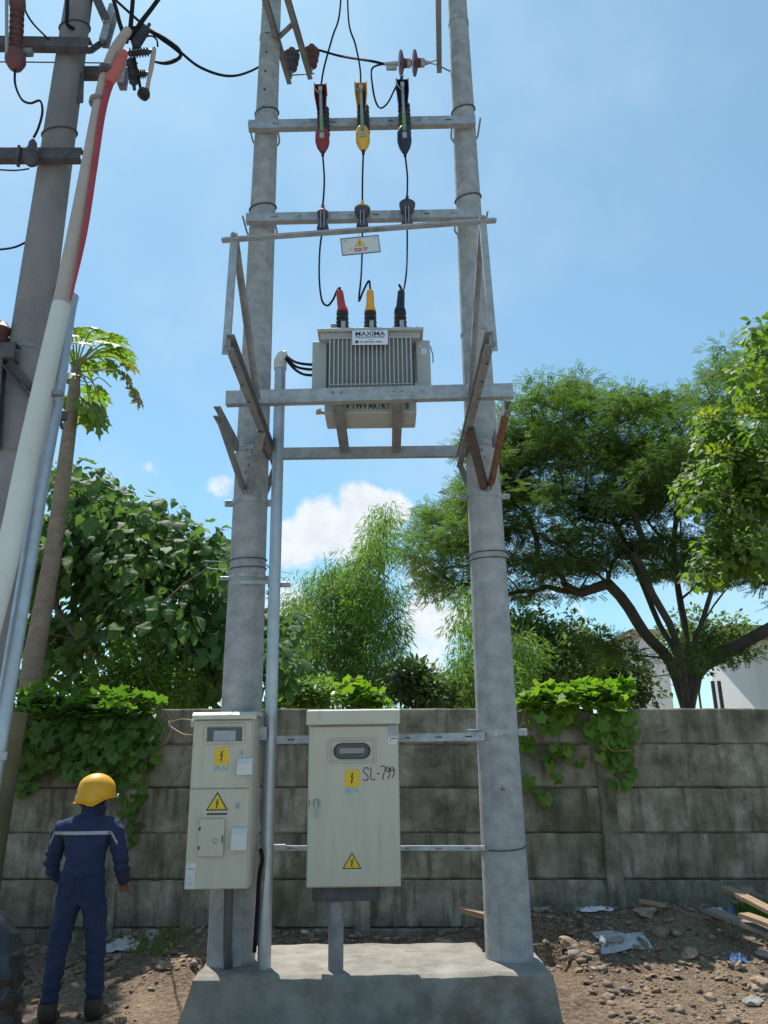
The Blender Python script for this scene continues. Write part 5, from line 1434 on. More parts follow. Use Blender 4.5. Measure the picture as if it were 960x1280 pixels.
# ---- bushes and far trees beyond the wall
def bush(name, blobs, Y, dY, label, mat, per, rad, lo_, hi_, tmpl=T_DIAM, flat=.8, cat='bush', tip=.008, group='bushes beyond the wall'):
    px = sum(b_[0] for b_ in blobs) / len(blobs); base = P(px, 900, Y); base.z = 0
    t_ = thing(name, base, label, cat, group)
    C = blob_points(blobs, Y, dY)
    g_ = Grow(); g_.chain([base, base + Z * max(.4, (C[:, 2].min()) * .8)], smooth=3); g_.reach(C, .5, .02, .1, .6)
    V, F = g_.mesh(tip, .45, .2, 5); arrmesh('stem' if cat == 'bush' else 'trunk', V, F, 'bark_brown', t_, base, True)
    pos, d = clump(C, per, rad, flat); n = len(pos)
    ax = nrmz(d + rdir(n) * .7 + [0, 0, -.15]); nor = nrmz(np.array([0, 0, 1.0]) + d * .4 + rdir(n) * .6)
    leafpart('foliage' if cat == 'bush' else 'crown', scatter(tmpl, pos, ax, nor, RNG.uniform(lo_, hi_, n)), mat, t_)
    return t_


bush('round_bush', [(390, 868, 26, 18, 16)], 12.5, .7, 'rounded pale green bush just above the wall beside the conduit pipe', 'bamboo_leaf', 150, .30, .07, .13)
bush('light_shrub', [(165, 835, 35, 28, 16), (205, 858, 26, 18, 9), (140, 858, 26, 16, 8), (222, 850, 10, 12, 3)], 9.4, .4, 'fine-leaved light green shrub in front of the big-leaved tree', 'shrub_leaf', 120, .26, .035, .075)
bush('dark_bush', [(520, 862, 26, 22, 12), (548, 872, 18, 14, 6), (505, 845, 10, 16, 3)], 15, .8, 'dark glossy bush right of the bamboo above the wall', 'dark_bush_leaf', 150, .34, .09, .18)
bush('far_tree', [(565, 872, 40, 12, 8), (600, 868, 40, 14, 8)], 46, 3, 'low hazy tree line far beyond the wall', 'dark_bush_leaf', 140, 1.3, .25, .5, cat='tree', tip=.03, group='trees beyond the wall')
bush('far_tree', [(672, 800, 38, 34, 22), (645, 790, 26, 26, 10), (700, 830, 30, 26, 12), (655, 850, 40, 28, 14)], 20, 1.4, 'dark green tree right of the right pole under the rain tree', 'rain_leaf', 130, .60, .10, .22, T_DIAM, cat='tree', tip=.012, group='trees beyond the wall')
bush('far_tree', [(735, 815, 30, 26, 14), (760, 840, 30, 26, 14), (720, 850, 30, 22, 10), (790, 860, 25, 18, 6)], 29, 1.6, 'dim tree between the dark tree and the rain tree trunk', 'dark_bush_leaf', 120, .85, .14, .32, cat='tree', tip=.016, group='trees beyond the wall')
bush('far_tree', [(850, 795, 30, 30, 9), (905, 800, 30, 22, 8), (880, 830, 26, 22, 6)], 31, 1.8, 'grey-green tree seen between the rain tree limbs', 'rain_leaf', 120, .8, .14, .30, cat='tree', tip=.016, group='trees beyond the wall')


# ---- near broad-leaved tree entering from the right edge
def edge_tree():
    Y = 11.0; base = P(1090, 960, Y); base.z = 0
    t_ = thing('broad_leaved_tree', base, 'bright broad-leaved tree with yellowish shoots entering at the right edge', 'tree')
    g_ = Grow(); b0 = g_.chain([base, P(1085, 800, Y), P(1075, 680, Y)], smooth=4)
    g_.chain([g_.p[b0], P(1050, 580, Y), P(1020, 480, Y)], start=b0, smooth=4)
    blobs = [(955, 425, 16, 20, 7), (950, 470, 22, 30, 10), (965, 540, 26, 45, 16), (888, 540, 18, 22, 9), (902, 582, 20, 20, 9), (872, 610, 18, 18, 9), (945, 615, 22, 30, 11), (905, 690, 18, 26, 10), (885, 705, 12, 18, 4), (955, 690, 18, 30, 9), (925, 560, 16, 20, 6), (915, 640, 16, 20, 5), (1010, 560, 40, 120, 24)]
    C = blob_points(blobs, Y, .9); g_.reach(C, .5, .03, .1, .8)
    V, F = g_.mesh(.008, .5, .14, 6); arrmesh('trunk', V, F, 'bark_brown', t_, base, True)
    pos, d = clump(C, 46, .30, .9); n = len(pos)
    ax = nrmz(d * [1, 1, .5] + rdir(n) * .5 + [0, -.1, -.35]); nor = nrmz(np.array([0, -.2, 1.0]) + d * .6 + rdir(n) * .5); sz = RNG.uniform(.09, .17, n)
    pick = np.argsort(pos[:, 1] + (pos[:, 0] > P(962, 560, Y).x) * 9)[:260]; rest = np.setdiff1d(np.arange(n), pick)
    single_leaves(T_OV, pos[pick], ax[pick], nor[pick], sz[pick] * 1.1, 'broad_leaf', t_)
    leafpart('crown', scatter(T_OV, pos[rest], ax[rest], nor[rest], sz[rest]), 'broad_leaf', t_)
    Ys = blob_points([(885, 518, 8, 5, 4), (898, 563, 9, 4, 4), (948, 474, 9, 5, 4), (930, 512, 6, 8, 3)], Y - .5, .15); pos, d = clump(Ys, 22, .13, .6); n = len(pos)
    leafpart('young_shoots', scatter(T_DIAM, pos, nrmz(d + [0, 0, .5]), rdir(n) + [0, 0, 1], RNG.uniform(.05, .10, n)), 'yellow_leaf', t_)


edge_tree()


# ---- creepers over the wall
def creeper(name, label, spots, mat, singles, lo_, hi_, runners=(), tmpl=T_LOB, drop=.55):
    """spots: (px, py, rx, ry, n, Y) patches of leaves"""
    base = P(spots[0][0], spots[0][1], spots[0][5]); t_ = thing(name, base, label, 'creeper', 'creepers on the wall')
    pos = []
    for px, py, rx, ry, n, Y in spots:
        for _ in range(n):
            a = random.uniform(0, 6.283); r = math.sqrt(random.random()); p = P(px + rx * r * math.cos(a), py + ry * r * math.sin(a), Y + random.gauss(0, .07)); pos.append(tuple(p))
    pos = np.array(pos); n = len(pos)
    # leaves on the face of the wall hang flat to it; those on the crest lie open to the sky
    crest = (pos[:, 2] > 1.98).astype(float)[:, None]
    ax = nrmz(rdir(n) * .55 + crest * np.array([0, -.7, .1]) + (1 - crest) * np.array([0, -.25, -1.0]))
    nor = nrmz(crest * np.array([0, -.25, 1.0]) + (1 - crest) * np.array([0, -1.0, .55]) + rdir(n) * .38)
    sz = RNG.uniform(lo_, hi_, n); pick = np.argsort(pos[:, 1])[:singles]; rest = np.setdiff1d(np.arange(n), pick)
    single_leaves(tmpl, pos[pick], ax[pick], nor[pick], sz[pick], mat, t_)
    if len(rest): leafpart('leaf_mass', scatter(tmpl, pos[rest], ax[rest], nor[rest], sz[rest]), mat, t_)
    m_ = MB()
    for k in range(int(n / 9)):
        a, b_ = Vector(pos[random.randrange(n)]), None; near_ = np.argsort(np.linalg.norm(pos - np.array(a), axis=1))[1:9]; b_ = Vector(pos[random.choice(near_)])
        m_.tube([a, a.lerp(b_, .5) + Vector((0, .02, -.02)), b_], .0035, 4)
    o = m_.build('stems', 'vine_stem', t_); o['kind'] = 'stuff'
    for r_ in runners:
        MB().tube([P(x, y, Y) for x, y, Y in r_], .006, 5, smooth=5).build('runner', 'vine_stem', t_, True)


creeper('creeper', 'leafy green creeper heaped over the wall at left above the helmeted person',
        [(100, 878, 108, 14, 260, 7.75), (90, 888, 100, 12, 120, 7.62), (60, 905, 70, 22, 130, 7.62), (130, 905, 75, 24, 150, 7.62), (95, 938, 75, 24, 120, 7.60), (30, 935, 32, 34, 60, 7.62), (165, 935, 36, 28, 52, 7.64), (185, 900, 22, 18, 30, 7.62), (130, 965, 45, 20, 36, 7.64), (160, 990, 22, 28, 20, 7.70), (168, 1030, 14, 25, 9, 7.72), (60, 865, 45, 8, 40, 7.85), (30, 975, 24, 16, 12, 7.68)],
        'vine_leaf', 280, .08, .165, [[(200, 880, 7.7), (215, 905, 7.65), (205, 930, 7.6), (190, 925, 7.65)]])
creeper('creeper', 'bright green creeper spilling over the wall right of the right pole',
        [(722, 866, 72, 12, 230, 7.78), (715, 876, 68, 11, 150, 7.66), (745, 858, 40, 8, 60, 7.80), (690, 884, 36, 9, 60, 7.62), (765, 905, 32, 24, 70, 7.58), (660, 882, 16, 10, 26, 7.62), (672, 880, 26, 8, 40, 7.66), (745, 872, 42, 14, 90, 7.62), (770, 890, 26, 22, 60, 7.62), (770, 925, 26, 32, 56, 7.64), (775, 960, 18, 20, 22, 7.68), (690, 895, 40, 12, 26, 7.70), (690, 935, 22, 10, 13, 7.72), (690, 970, 10, 28, 12, 7.735), (655, 925, 8, 14, 8, 7.70), (665, 975, 12, 12, 7, 7.73), (720, 945, 12, 10, 6, 7.72), (672, 995, 10, 10, 4, 7.73)],
        'bright_vine_leaf', 280, .06, .155,
        [[(748, 890, 7.62), (752, 915, 7.55), (758, 930, 7.5), (766, 938, 7.5), (790, 938, 7.55), (803, 941, 7.6), (804, 950, 7.62), (800, 958, 7.65)], [(760, 960, 7.66), (768, 972, 7.62), (774, 980, 7.6), (773, 990, 7.6)], [(795, 888, 7.6), (808, 908, 7.6), (822, 913, 7.65), (835, 910, 7.7)], [(655, 892, 7.6), (652, 905, 7.58), (648, 912, 7.6)], [(797, 878, 7.7), (800, 886, 7.65), (798, 895, 7.65)]])
creeper('creeper', 'small bright creeper tuft on the wall top above the wide cabinet',
        [(452, 872, 30, 12, 70, 7.78), (440, 862, 20, 10, 30, 7.85), (470, 880, 16, 8, 26, 7.68), (455, 884, 30, 5, 20, 7.66)], 'bright_vine_leaf', 90, .09, .16, [[(432, 858, 7.8), (440, 850, 7.8), (452, 849, 7.8)]])

# ================================================================== houses beyond the wall
def house(x0, x1, z1, Y, dep, label, eave, front_px):
    pass


HY = 34.0
hx0 = P(914, 850, HY).x; hz1 = P(930, 800, HY).z
h_ = thing('white_house', (hx0 + 6, HY + 4, 0), 'white rendered house with brown eaves beyond the wall at the right edge', 'house')
# turned so that its left flank catches the sun
ang = math.radians(24)
def hp(u, v, z): return Vector((hx0 + 1.1 + u * math.cos(ang) + v * math.sin(ang), HY - u * math.sin(ang) * -1 * .35 + v * math.cos(ang), z))
m_ = MB(); A, B_, C_, D_ = hp(0, 0, 0), hp(11, 0, 0), hp(11, 6, 0), hp(-2.4, 5.0, 0)
top_ = Vector((0, 0, hz1))
m_.add([A, B_, C_, D_, A + top_, B_ + top_, C_ + top_, D_ + top_], [(0, 1, 5, 4), (1, 2, 6, 5), (2, 3, 7, 6), (3, 0, 4, 7), (4, 5, 6, 7)])
m_.build('wall', 'house_white', h_)
m_ = MB(); m_.box(hp(5.2, -.1, hz1 + .28), (12.4, 1.2, .55), Matrix.Rotation(math.radians(8.5), 3, 'Z')); m_.build('eaves', 'house_fascia', h_)
m_ = MB(); e = [hp(-1, -.7, hz1 + .56), hp(11.6, -.7, hz1 + .56), hp(11.6, 6.5, hz1 + .56), hp(-2.8, 5.6, hz1 + .56)]; r1, r2 = hp(2, 3, hz1 + 1.1), hp(9, 3, hz1 + 1.1)
m_.add(e + [r1, r2], [(0, 1, 5, 4), (1, 2, 5), (2, 3, 4, 5), (3, 0, 4), (3, 2, 1, 0)]); m_.build('roof', 'house_white', h_)
for u in (4.2, 7.6):
    w_ = MB().box(hp(u, -.03, 2.6), (1.3, .06, 1.5), Matrix.Rotation(math.radians(8.5), 3, 'Z')).build('window', 'house_fascia', h_)
    MB().box(hp(u, -.07, 2.6), (1.1, .05, 1.3), Matrix.Rotation(math.radians(8.5), 3, 'Z')).build('pane', 'window_dark', w_)
GY = 42.0
ga, gb = P(797, 850, GY).x, P(838, 850, GY).x; gz = P(815, 795, GY).z
h2 = thing('white_house', ((ga + gb) / 2, GY + 2, 0), 'small white building with tan doorway glimpsed behind the rain tree trunk', 'house')
MB().box(((ga + gb) / 2, GY + 2.5, gz / 2), (gb - ga, 5, gz)).build('wall', 'house_white', h2)
MB().box(((ga + gb) / 2, GY + 2.4, gz + .15), (gb - ga + .6, 5.8, .3)).build('roof', 'house_tan', h2)
p = P(819, 862, GY); MB().box((p.x, GY - .03, 1.6), (.9, .08, 3.2)).build('door', 'house_fascia', h2)
p = P(806, 845, GY); w_ = MB().box((p.x, GY - .03, p.z), (.6, .08, .9)).build('window', 'house_tan', h2); MB().box((p.x, GY - .08, p.z), (.48, .04, .76)).build('pane', 'window_dark', w_)
TYb = 38.0
for px in (893, 901):
    p = P(px, 870, TYb - 3); tag(MB().box((p.x, TYb - 3, 2.3), (.14, .14, 4.6), bev=.02).build('gate_post', 'dark_steel', None), ('left' if px == 893 else 'right') + ' dark post of the pair beside the white house corner', 'post', 'dark posts by the white house')
p = P(800, 880, 33); 

# ================================================================== rubble, planks and litter
def in_foot(x, y): return (-1.62 < x < 1.42 and 5.35 < y < 6.68)


ICO_V = []; phi = (1 + 5 ** .5) / 2
for a in (-1, 1):
    for b_ in (-phi, phi): ICO_V += [(0, a, b_), (a, b_, 0), (b_, 0, a)]
ICO_V = nrmz(np.array(ICO_V, float))
ICO_F = []
for i in range(12):
    for j in range(i + 1, 12):
        for k in range(j + 1, 12):
            dd = [np.linalg.norm(ICO_V[a] - ICO_V[b_]) for a, b_ in ((i, j), (j, k), (i, k))]
            if max(dd) < 1.1:
                f = (i, j, k)
                if np.dot(np.cross(ICO_V[j] - ICO_V[i], ICO_V[k] - ICO_V[i]), ICO_V[i]) < 0: f = (i, k, j)
                ICO_F.append(f)
ICO_F = np.array(ICO_F)
VV, FF = [], []; nst = 0
CUBE_V = np.array([(sx, sy, sz) for sz in (-1, 1) for sy in (-1, 1) for sx in (-1, 1)], float) * .62
CUBE_F = np.array([(0, 2, 3), (0, 3, 1), (4, 5, 7), (4, 7, 6), (0, 1, 5), (0, 5, 4), (2, 6, 7), (2, 7, 3), (0, 4, 6), (0, 6, 2), (1, 3, 7), (1, 7, 5)])
for _ in range(15000):
    u = random.random()
    if u < .45: x, y = random.uniform(1.2, 5.2), random.uniform(4.6, 7.7)
    elif u < .75: x, y = random.uniform(-4.5, 1.6), random.uniform(6.3, 7.75)
    else: x, y = random.uniform(-5.0, 5.2), random.uniform(3.8, 7.7)
    if in_foot(x, y): continue
    s_ = random.choice((.005, .006, .007, .008, .010, .012, .014, .018, .026, .034) if random.random() < .4 else (.004, .005, .006, .008, .010)) * random.uniform(.7, 1.4)
    if y > 6.6 and random.random() < .25: s_ *= 1.6
    tv, tf = (CUBE_V, CUBE_F) if random.random() < .7 else (ICO_V, ICO_F)
    v = tv * (1 + RNG.uniform(-.42, .35, (len(tv), 1))) * (np.array((1.1, random.uniform(.5, 1), random.uniform(.25, .8))) * s_)
    b2 = random.gauss(0, .5); Rx = np.array(((1, 0, 0), (0, math.cos(b2), -math.sin(b2)), (0, math.sin(b2), math.cos(b2)))); v = v @ Rx.T
    a = random.uniform(0, 6.28); R_ = np.array(((math.cos(a), -math.sin(a), 0), (math.sin(a), math.cos(a), 0), (0, 0, 1)))
    VV.append(v @ R_.T + np.array((x, y, ground_z(x, y) + s_ * .2))); FF.append(tf + nst); nst += len(tv)
o = arrmesh('rubble', np.concatenate(VV), np.concatenate(FF), 'rubble_mix'); o['kind'] = 'stuff'; o['label'] = 'small stones and brick crumbs strewn over the earth'; o['category'] = 'rubble'


def rock(c, s, mat, label, group, cat='stone', name='stone', flat=.7, sub=True):
    import bmesh
    bm = bmesh.new(); bmesh.ops.create_icosphere(bm, subdivisions=3, radius=1.0); sd = random.uniform(0, 99)
    for v in bm.verts:
        n_ = v.co.copy(); q = mnoise.noise(n_ * 1.1 + Vector((sd, 0, 0))) * .45 + mnoise.noise(n_ * 2.7 + Vector((0, sd, 0))) * .18 + mnoise.noise(n_ * 7 + Vector((0, 0, sd))) * .05
        # knocked-off facets
        for fd in range(4):
            dv = Vector((math.sin(sd + fd * 2.1), math.cos(sd * 1.3 + fd * 1.7), math.sin(sd * .7 + fd * 2.9))).normalized(); e_ = n_.dot(dv)
            if e_ > .62: q -= (e_ - .62) * .9
        v.co = Vector((n_.x * s[0], n_.y * s[1], n_.z * s[2])) * (1 + q)
    me = bpy.data.meshes.new(name); bm.to_mesh(me); bm.free()
    o = finish(name, me, mat, None, True, Vector((c[0], c[1], ground_z(c[0], c[1]) + s[2] * .35))); o.rotation_euler = (random.uniform(-.3, .3), random.uniform(-.3, .3), random.uniform(0, 6.28))
    return tag(o, label, cat, group)


def at_ground(px, py, z=.02):
    p = PZ(px, py, z)
    for _ in range(4): p = PZ(px, py, ground_z(p.x, p.y))
    return p


for px, py, s, mt, lab in ((812, 1192, .10, 'stone_tan', 'rounded tan stone behind the grey sheet scrap'), (864, 1214, .075, 'stone_tan', 'single tan stone on open earth near the right edge'),
                           (712, 1206, .085, 'stone_tan', 'tan stone lying close against the right end of the footing'), (770, 1172, .09, 'stone_grey', 'grey stone in front of the wall beside the white rag'),
                           (905, 1182, .065, 'brick_red', 'reddish lump of brick near the planks'), (730, 1190, .07, 'stone_grey', 'grey stone just right of the right pole base'),
                           (951, 1232, .085, 'stone_tan', 'pale stone at the right edge of the picture'), (941, 1254, .07, 'stone_grey', 'greyish stone low at the right edge'),
                           (845, 1176, .06, 'stone_grey', 'small grey stone in the middle of the rubble'), (889, 1250, .05, 'stone_tan', 'small tan stone on the lower right earth'),
                           (520, 1162, .08, 'brick_red', 'reddish lump of brick behind the footing'), (560, 1158, .07, 'stone_tan', 'tan stone behind the footing left of the right pole'),
                           (470, 1160, .07, 'stone_grey', 'grey stone behind the footing below the wide cabinet'), (365, 1158, .08, 'brick_red', 'broken brick behind the footing between conduit and cabinet stand'),
                           (205, 1210, .07, 'stone_tan', 'tan stone left of the footing'), (190, 1180, .06, 'stone_grey', 'grey stone between the person and the footing'),
                           (958, 1205, .06, 'stone_grey', 'grey stone beside the grass tuft'), (925, 1222, .055, 'stone_tan', 'tan stone below the grass tuft')):
    p = at_ground(px, py); rock(p, (s, s * random.uniform(.65, .95), s * random.uniform(.45, .7)), mt, lab, 'loose stones on the plot')


def plank(px0, py0, Y0, px1, py1, Y1, w, th, mat, label, lift0=.02, lift1=.02):
    a, b_ = P(px0, py0, Y0), P(px1, py1, Y1)
    d = b_ - a; L_ = d.length; n = 6; mb = MB(); dn = d.normalized(); sd = dn.cross(Z).normalized(); u = sd.cross(dn); vs = []
    for i in range(n + 1):
        c = a + d * (i / n) + u * (.004 * L_ * math.sin(i * .6)); jw = 1 + random.uniform(-.05, .05)
        e0 = dn * (random.uniform(-.03, .03) if i in (0, n) else 0)
        vs += [c - sd * w / 2 * jw + e0, c + sd * w / 2 * jw - e0, c + sd * w / 2 * jw + u * th, c - sd * w / 2 * jw + u * th]
    fs = [(i * 4 + k, i * 4 + (k + 1) % 4, i * 4 + 4 + (k + 1) % 4, i * 4 + 4 + k) for i in range(n) for k in range(4)] + [(3, 2, 1, 0), (n * 4, n * 4 + 1, n * 4 + 2, n * 4 + 3)]
    o = mb.add(vs, fs).build('plank', mat, None); return tag(o, label, 'plank', 'loose planks by the wall')


plank(906, 1112, 7.3, 985, 1152, 6.6, .10, .03, 'plank_wood', 'long brown plank leaning in the pile at the right edge')
plank(918, 1128, 7.15, 936, 1112, 7.25, .07, .025, 'plank_grey', 'short plank lying across the long brown plank')
plank(930, 1146, 6.75, 990, 1168, 6.3, .10, .03, 'plank_wood', 'pale brown plank lowest in the pile at the right edge')
plank(885, 1140, 7.1, 985, 1178, 6.4, .12, .03, 'plank_grey', 'grey plank under the others in the pile at the right edge')
plank(925, 1112, 7.5, 990, 1140, 7.4, .09, .03, 'plank_grey', 'grey plank against the wall foot behind the pile')
plank(800, 1128, 7.3, 832, 1134, 7.2, .06, .025, 'plank_wood', 'short brown offcut in front of the wall, right of the right pole')
plank(575, 1140, 7.1, 607, 1148, 7.0, .10, .04, 'plank_wood', 'brown board end just left of the right pole behind the footing')
plank(592, 1122, 7.3, 612, 1132, 7.2, .06, .03, 'plank_wood', 'short brown stick above the board end left of the right pole')
plank(290, 1166, 6.8, 335, 1158, 7.0, .07, .025, 'plank_grey', 'grey offcut behind the footing near the conduit foot')


def crumple(px, py, w, d, h, mat, label, name='plastic_bag', cat='litter', seed=0, z=None):
    c = at_ground(px, py); n = 16; mb = MB()
    for j in range(n + 1):
        for i in range(n + 1):
            u, v = i / n * 2 - 1, j / n * 2 - 1; edge = max(0, 1 - (u * u + v * v) ** 1.0 * .75)
            q = mnoise.noise((u * 2.3 + seed, v * 2.3, seed)) * .6 + mnoise.noise((u * 5.3, v * 5.3 + seed, seed)) * .35 + mnoise.noise((u * 11, v * 11, seed)) * .14
            ww = 1 + .25 * mnoise.noise((u * 1.7, v * 1.7, seed + 5))
            x, y = c.x + u * w / 2 * ww, c.y + v * d / 2 * ww
            mb.v.append((x, y, ground_z(x, y) + .006 + max(0, h * edge * (.5 + q))))
    mb.f = [(j * (n + 1) + i, j * (n + 1) + i + 1, (j + 1) * (n + 1) + i + 1, (j + 1) * (n + 1) + i) for j in range(n) for i in range(n)]
    o = mb.build(name, mat, None, False); return tag(o, label, cat, 'litter on the plot')


crumple(782, 1206, .42, .26, .07, 'sheet_grey', 'large crumpled grey sheet scrap right of the footing', 'sheet_scrap', seed=3)
crumple(750, 1192, .30, .20, .06, 'bag_white', 'white plastic scrap just behind the large grey sheet', 'sheet_scrap', seed=8)
crumple(925, 1190, .16, .14, .09, 'bag_blue', 'blue plastic bag beside the plank pile at right', seed=5)
crumple(918, 1165, .12, .10, .08, 'bag_blue', 'small dark blue bag under the plank pile', seed=11)
crumple(740, 1146, .20, .14, .08, 'bag_blue', 'blue plastic bag in front of the wall right of the right pole', seed=17)
crumple(725, 1150, .30, .18, .09, 'bag_white', 'crumpled white sheet at the wall foot right of the right pole', 'sheet_scrap', seed=23)
crumple(905, 1184, .16, .12, .06, 'bag_white', 'crumpled white cup-like scrap left of the blue bag', 'sheet_scrap', seed=29)
crumple(540, 1146, .5, .22, .12, 'bag_white', 'heap of white plastic behind the footing left of the right pole', seed=31)
crumple(345, 1128, .6, .26, .16, 'bag_white', 'large heap of pale plastic at the wall foot behind the conduit', seed=37)
crumple(470, 1140, .3, .2, .1, 'bag_blue', 'pale blue plastic behind the wide cabinet stand', seed=41)
crumple(640, 1148, .25, .2, .1, 'bag_white', 'white plastic scrap behind the right pole base', seed=43)
crumple(150, 1185, .3, .2, .1, 'sheet_grey', 'grey sheet scrap on the ground by the person', 'sheet_scrap', seed=47)

# fallen dry leaves
n = 700; u = RNG.random(n); lx = np.where(u < .5, RNG.uniform(1.3, 5, n), RNG.uniform(-4.5, 1.5, n)); ly = RNG.uniform(4.4, 7.6, n)
ok = np.array([not in_foot(x, y) for x, y in zip(lx, ly)]); lx, ly = lx[ok], ly[ok]; n = len(lx)
pos = np.stack([lx, ly, [ground_z(float(x), float(y)) + .012 for x, y in zip(lx, ly)]], 1)
VF = scatter(T_OV, pos, rdir(n) * [1, 1, .2], nrmz(np.array([0, 0, 1.0]) + rdir(n) * .5), RNG.uniform(.03, .09, n))
o = arrmesh('leaf_litter', VF[0], VF[1], 'dry_leaf'); o['kind'] = 'stuff'; o['label'] = 'dry brown leaves scattered over the earth'; o['category'] = 'leaf litter'

# grass tufts
def grass(px, py, n, rad, label, hh=.16):
    c = at_ground(px, py); a = RNG.uniform(0, 6.28, n); r = rad * np.sqrt(RNG.random(n)); pos = np.stack([c.x + r * np.cos(a), c.y + r * np.sin(a), np.zeros(n)], 1)
    pos[:, 2] = [ground_z(float(x), float(y)) for x, y in pos[:, :2]]
    ax = nrmz(rdir(n) * .5 + [0, 0, 1.0]); VF = scatter(T_BLADE, pos, ax, rdir(n), RNG.uniform(hh * .5, hh * 1.2, n), RNG.uniform(.05, .09, n))
    o = arrmesh('grass_tuft', VF[0], VF[1], 'grass_blade', None, tuple(c)); tag(o, label, 'grass', 'grass tufts'); o['kind'] = 'stuff'


grass(962, 1185, 420, .24, 'bright grass tuft at the right edge below the planks')
grass(200, 1190, 160, .25, 'thin grass left of the footing', .10)
grass(700, 1140, 160, .30, 'dim weeds along the wall foot right of the right pole', .16)
grass(880, 1150, 150, .4, 'dim weeds at the wall foot near the plank pile', .12)

# mossy stump post at the left edge and black plastic bundle in the corner
mp_ = P(-8, 1050, 6.9)
o = MB().tube([(mp_.x - .04, 6.9, -.1), (mp_.x - .03, 6.9, .7), (mp_.x, 6.9, 1.4), (mp_.x + .02, 6.92, 2.0)], [.15, .13, .12, .12], 14, smooth=5).build('mossy_trunk', 'mossy_bark', None, True)
tag(o, 'mossy brown trunk in front of the wall at the left edge', 'trunk')
bb = thing('plastic_bundle', (P(-12, 1240, 4.2).x, 4.2, 0), 'glossy black plastic-wrapped bundle in the lower left corner', 'bundle')
c0 = P(-40, 1220, 4.2); mb = MB(); n1_, n2_ = 26, 22
for j in range(n2_ + 1):
    v = j / n2_
    for i in range(n1_):
        a = 2 * math.pi * i / n1_; rr = (.30 - .06 * v) * (1 + .05 * mnoise.noise((math.cos(a) * 2, math.sin(a) * 2, v * 2))) ; fold = .014 * math.sin(v * 60 + 2.4 * math.sin(a * 2)) + .02 * mnoise.noise((a * 2.5, v * 9, 2))
        rr *= math.sqrt(max(.02, 1 - max(0, (v - .62) / .38) ** 2.4))
        mb.v.append((c0.x + math.cos(a) * (rr + fold), 4.2 + math.sin(a) * (rr * .8 + fold), -.02 + v * (P(10, 1140, 4.0).z + .02)))
mb.f = [(j * n1_ + i, j * n1_ + (i + 1) % n1_, (j + 1) * n1_ + (i + 1) % n1_, (j + 1) * n1_ + i) for j in range(n2_) for i in range(n1_)] + [tuple(range(n2_ * n1_, (n2_ + 1) * n1_))]
mb.build('wrapping', 'tarp_black', bb, True)

# ================================================================== person
PYD = 5.7
pc = P(104, 1100, PYD); pgz = ground_z(pc.x, PYD)
hm = P(118, 992, PYD)                       # helmet centre
per = thing('person', (pc.x, PYD, pgz), 'person in navy work coverall and yellow helmet, back turned, by the wall at left', 'person')
sh_z = P(104, 1030, PYD).z + .015            # shoulder joint height
hipz = .80; s0 = pc.x


def skin_body(name, nodes, edges, mat, parent, sub=2):
    """one continuous surface grown along joints with a radius at each"""
    import bmesh
    me = bpy.data.meshes.new(name); keys = list(nodes); me.from_pydata([nodes[k][0] for k in keys], [(keys.index(a), keys.index(b_)) for a, b_ in edges], []); me.update()
    ob = bpy.data.objects.new(name, me); COL.objects.link(ob)
    sk = ob.modifiers.new('skin', 'SKIN'); sk.use_smooth_shade = True; sk.branch_smoothing = .6
    for i, k in enumerate(keys):
        r = nodes[k][1]; me.skin_vertices[0].data[i].radius = r if isinstance(r, tuple) else (r, r)
    me.skin_vertices[0].data[0].use_root = True
    ss = ob.modifiers.new('sub', 'SUBSURF'); ss.levels = sub; ss.render_levels = sub
    dg = bpy.context.evaluated_depsgraph_get(); dg.update(); me2 = bpy.data.meshes.new_from_object(ob.evaluated_get(dg)); bpy.data.objects.remove(ob)
    lo_ = parent_origin(parent)
    for v in me2.vertices: v.co -= lo_
    me2.materials.clear(); return finish(name, me2, mat, parent, True, lo_)


def V3(dx, dy, z): return (s0 + dx, PYD + dy, z)


hx, hz = hm.x, hm.z
spine = {'pel': (V3(0, 0, pgz + hipz), (.165, .12)), 'wst': (V3(0, .0, pgz + .98), (.16, .12)), 'chs': (V3(0, .01, sh_z - .13), (.19, .13)), 'upc': (V3(.005, .015, sh_z - .01), (.15, .10)),
         'nkb': (V3(.02, .02, sh_z + .06), .062), 'nkt': ((hx - .012, PYD + .03, hz - .10), .056)}
limbs = {}; el = []
for s_ in (-1, 1):
    t_ = 'L' if s_ < 0 else 'R'
    limbs.update({'sh' + t_: (V3(s_ * .185, .01, sh_z - .03), .075), 'el' + t_: (V3(s_ * .245, .04, sh_z - .30), .054), 'wr' + t_: (V3(s_ * .20, .25, sh_z - .42), .040),
                  'hp' + t_: (V3(s_ * .095, 0, pgz + hipz - .08), .095), 'kn' + t_: (V3(s_ * .115, .03 * s_, pgz + .45), .070), 'an' + t_: (V3(s_ * .13, .05 * s_, pgz + .10), .058)})
    el += [('upc', 'sh' + t_), ('sh' + t_, 'el' + t_), ('el' + t_, 'wr' + t_), ('pel', 'hp' + t_), ('hp' + t_, 'kn' + t_), ('kn' + t_, 'an' + t_)]
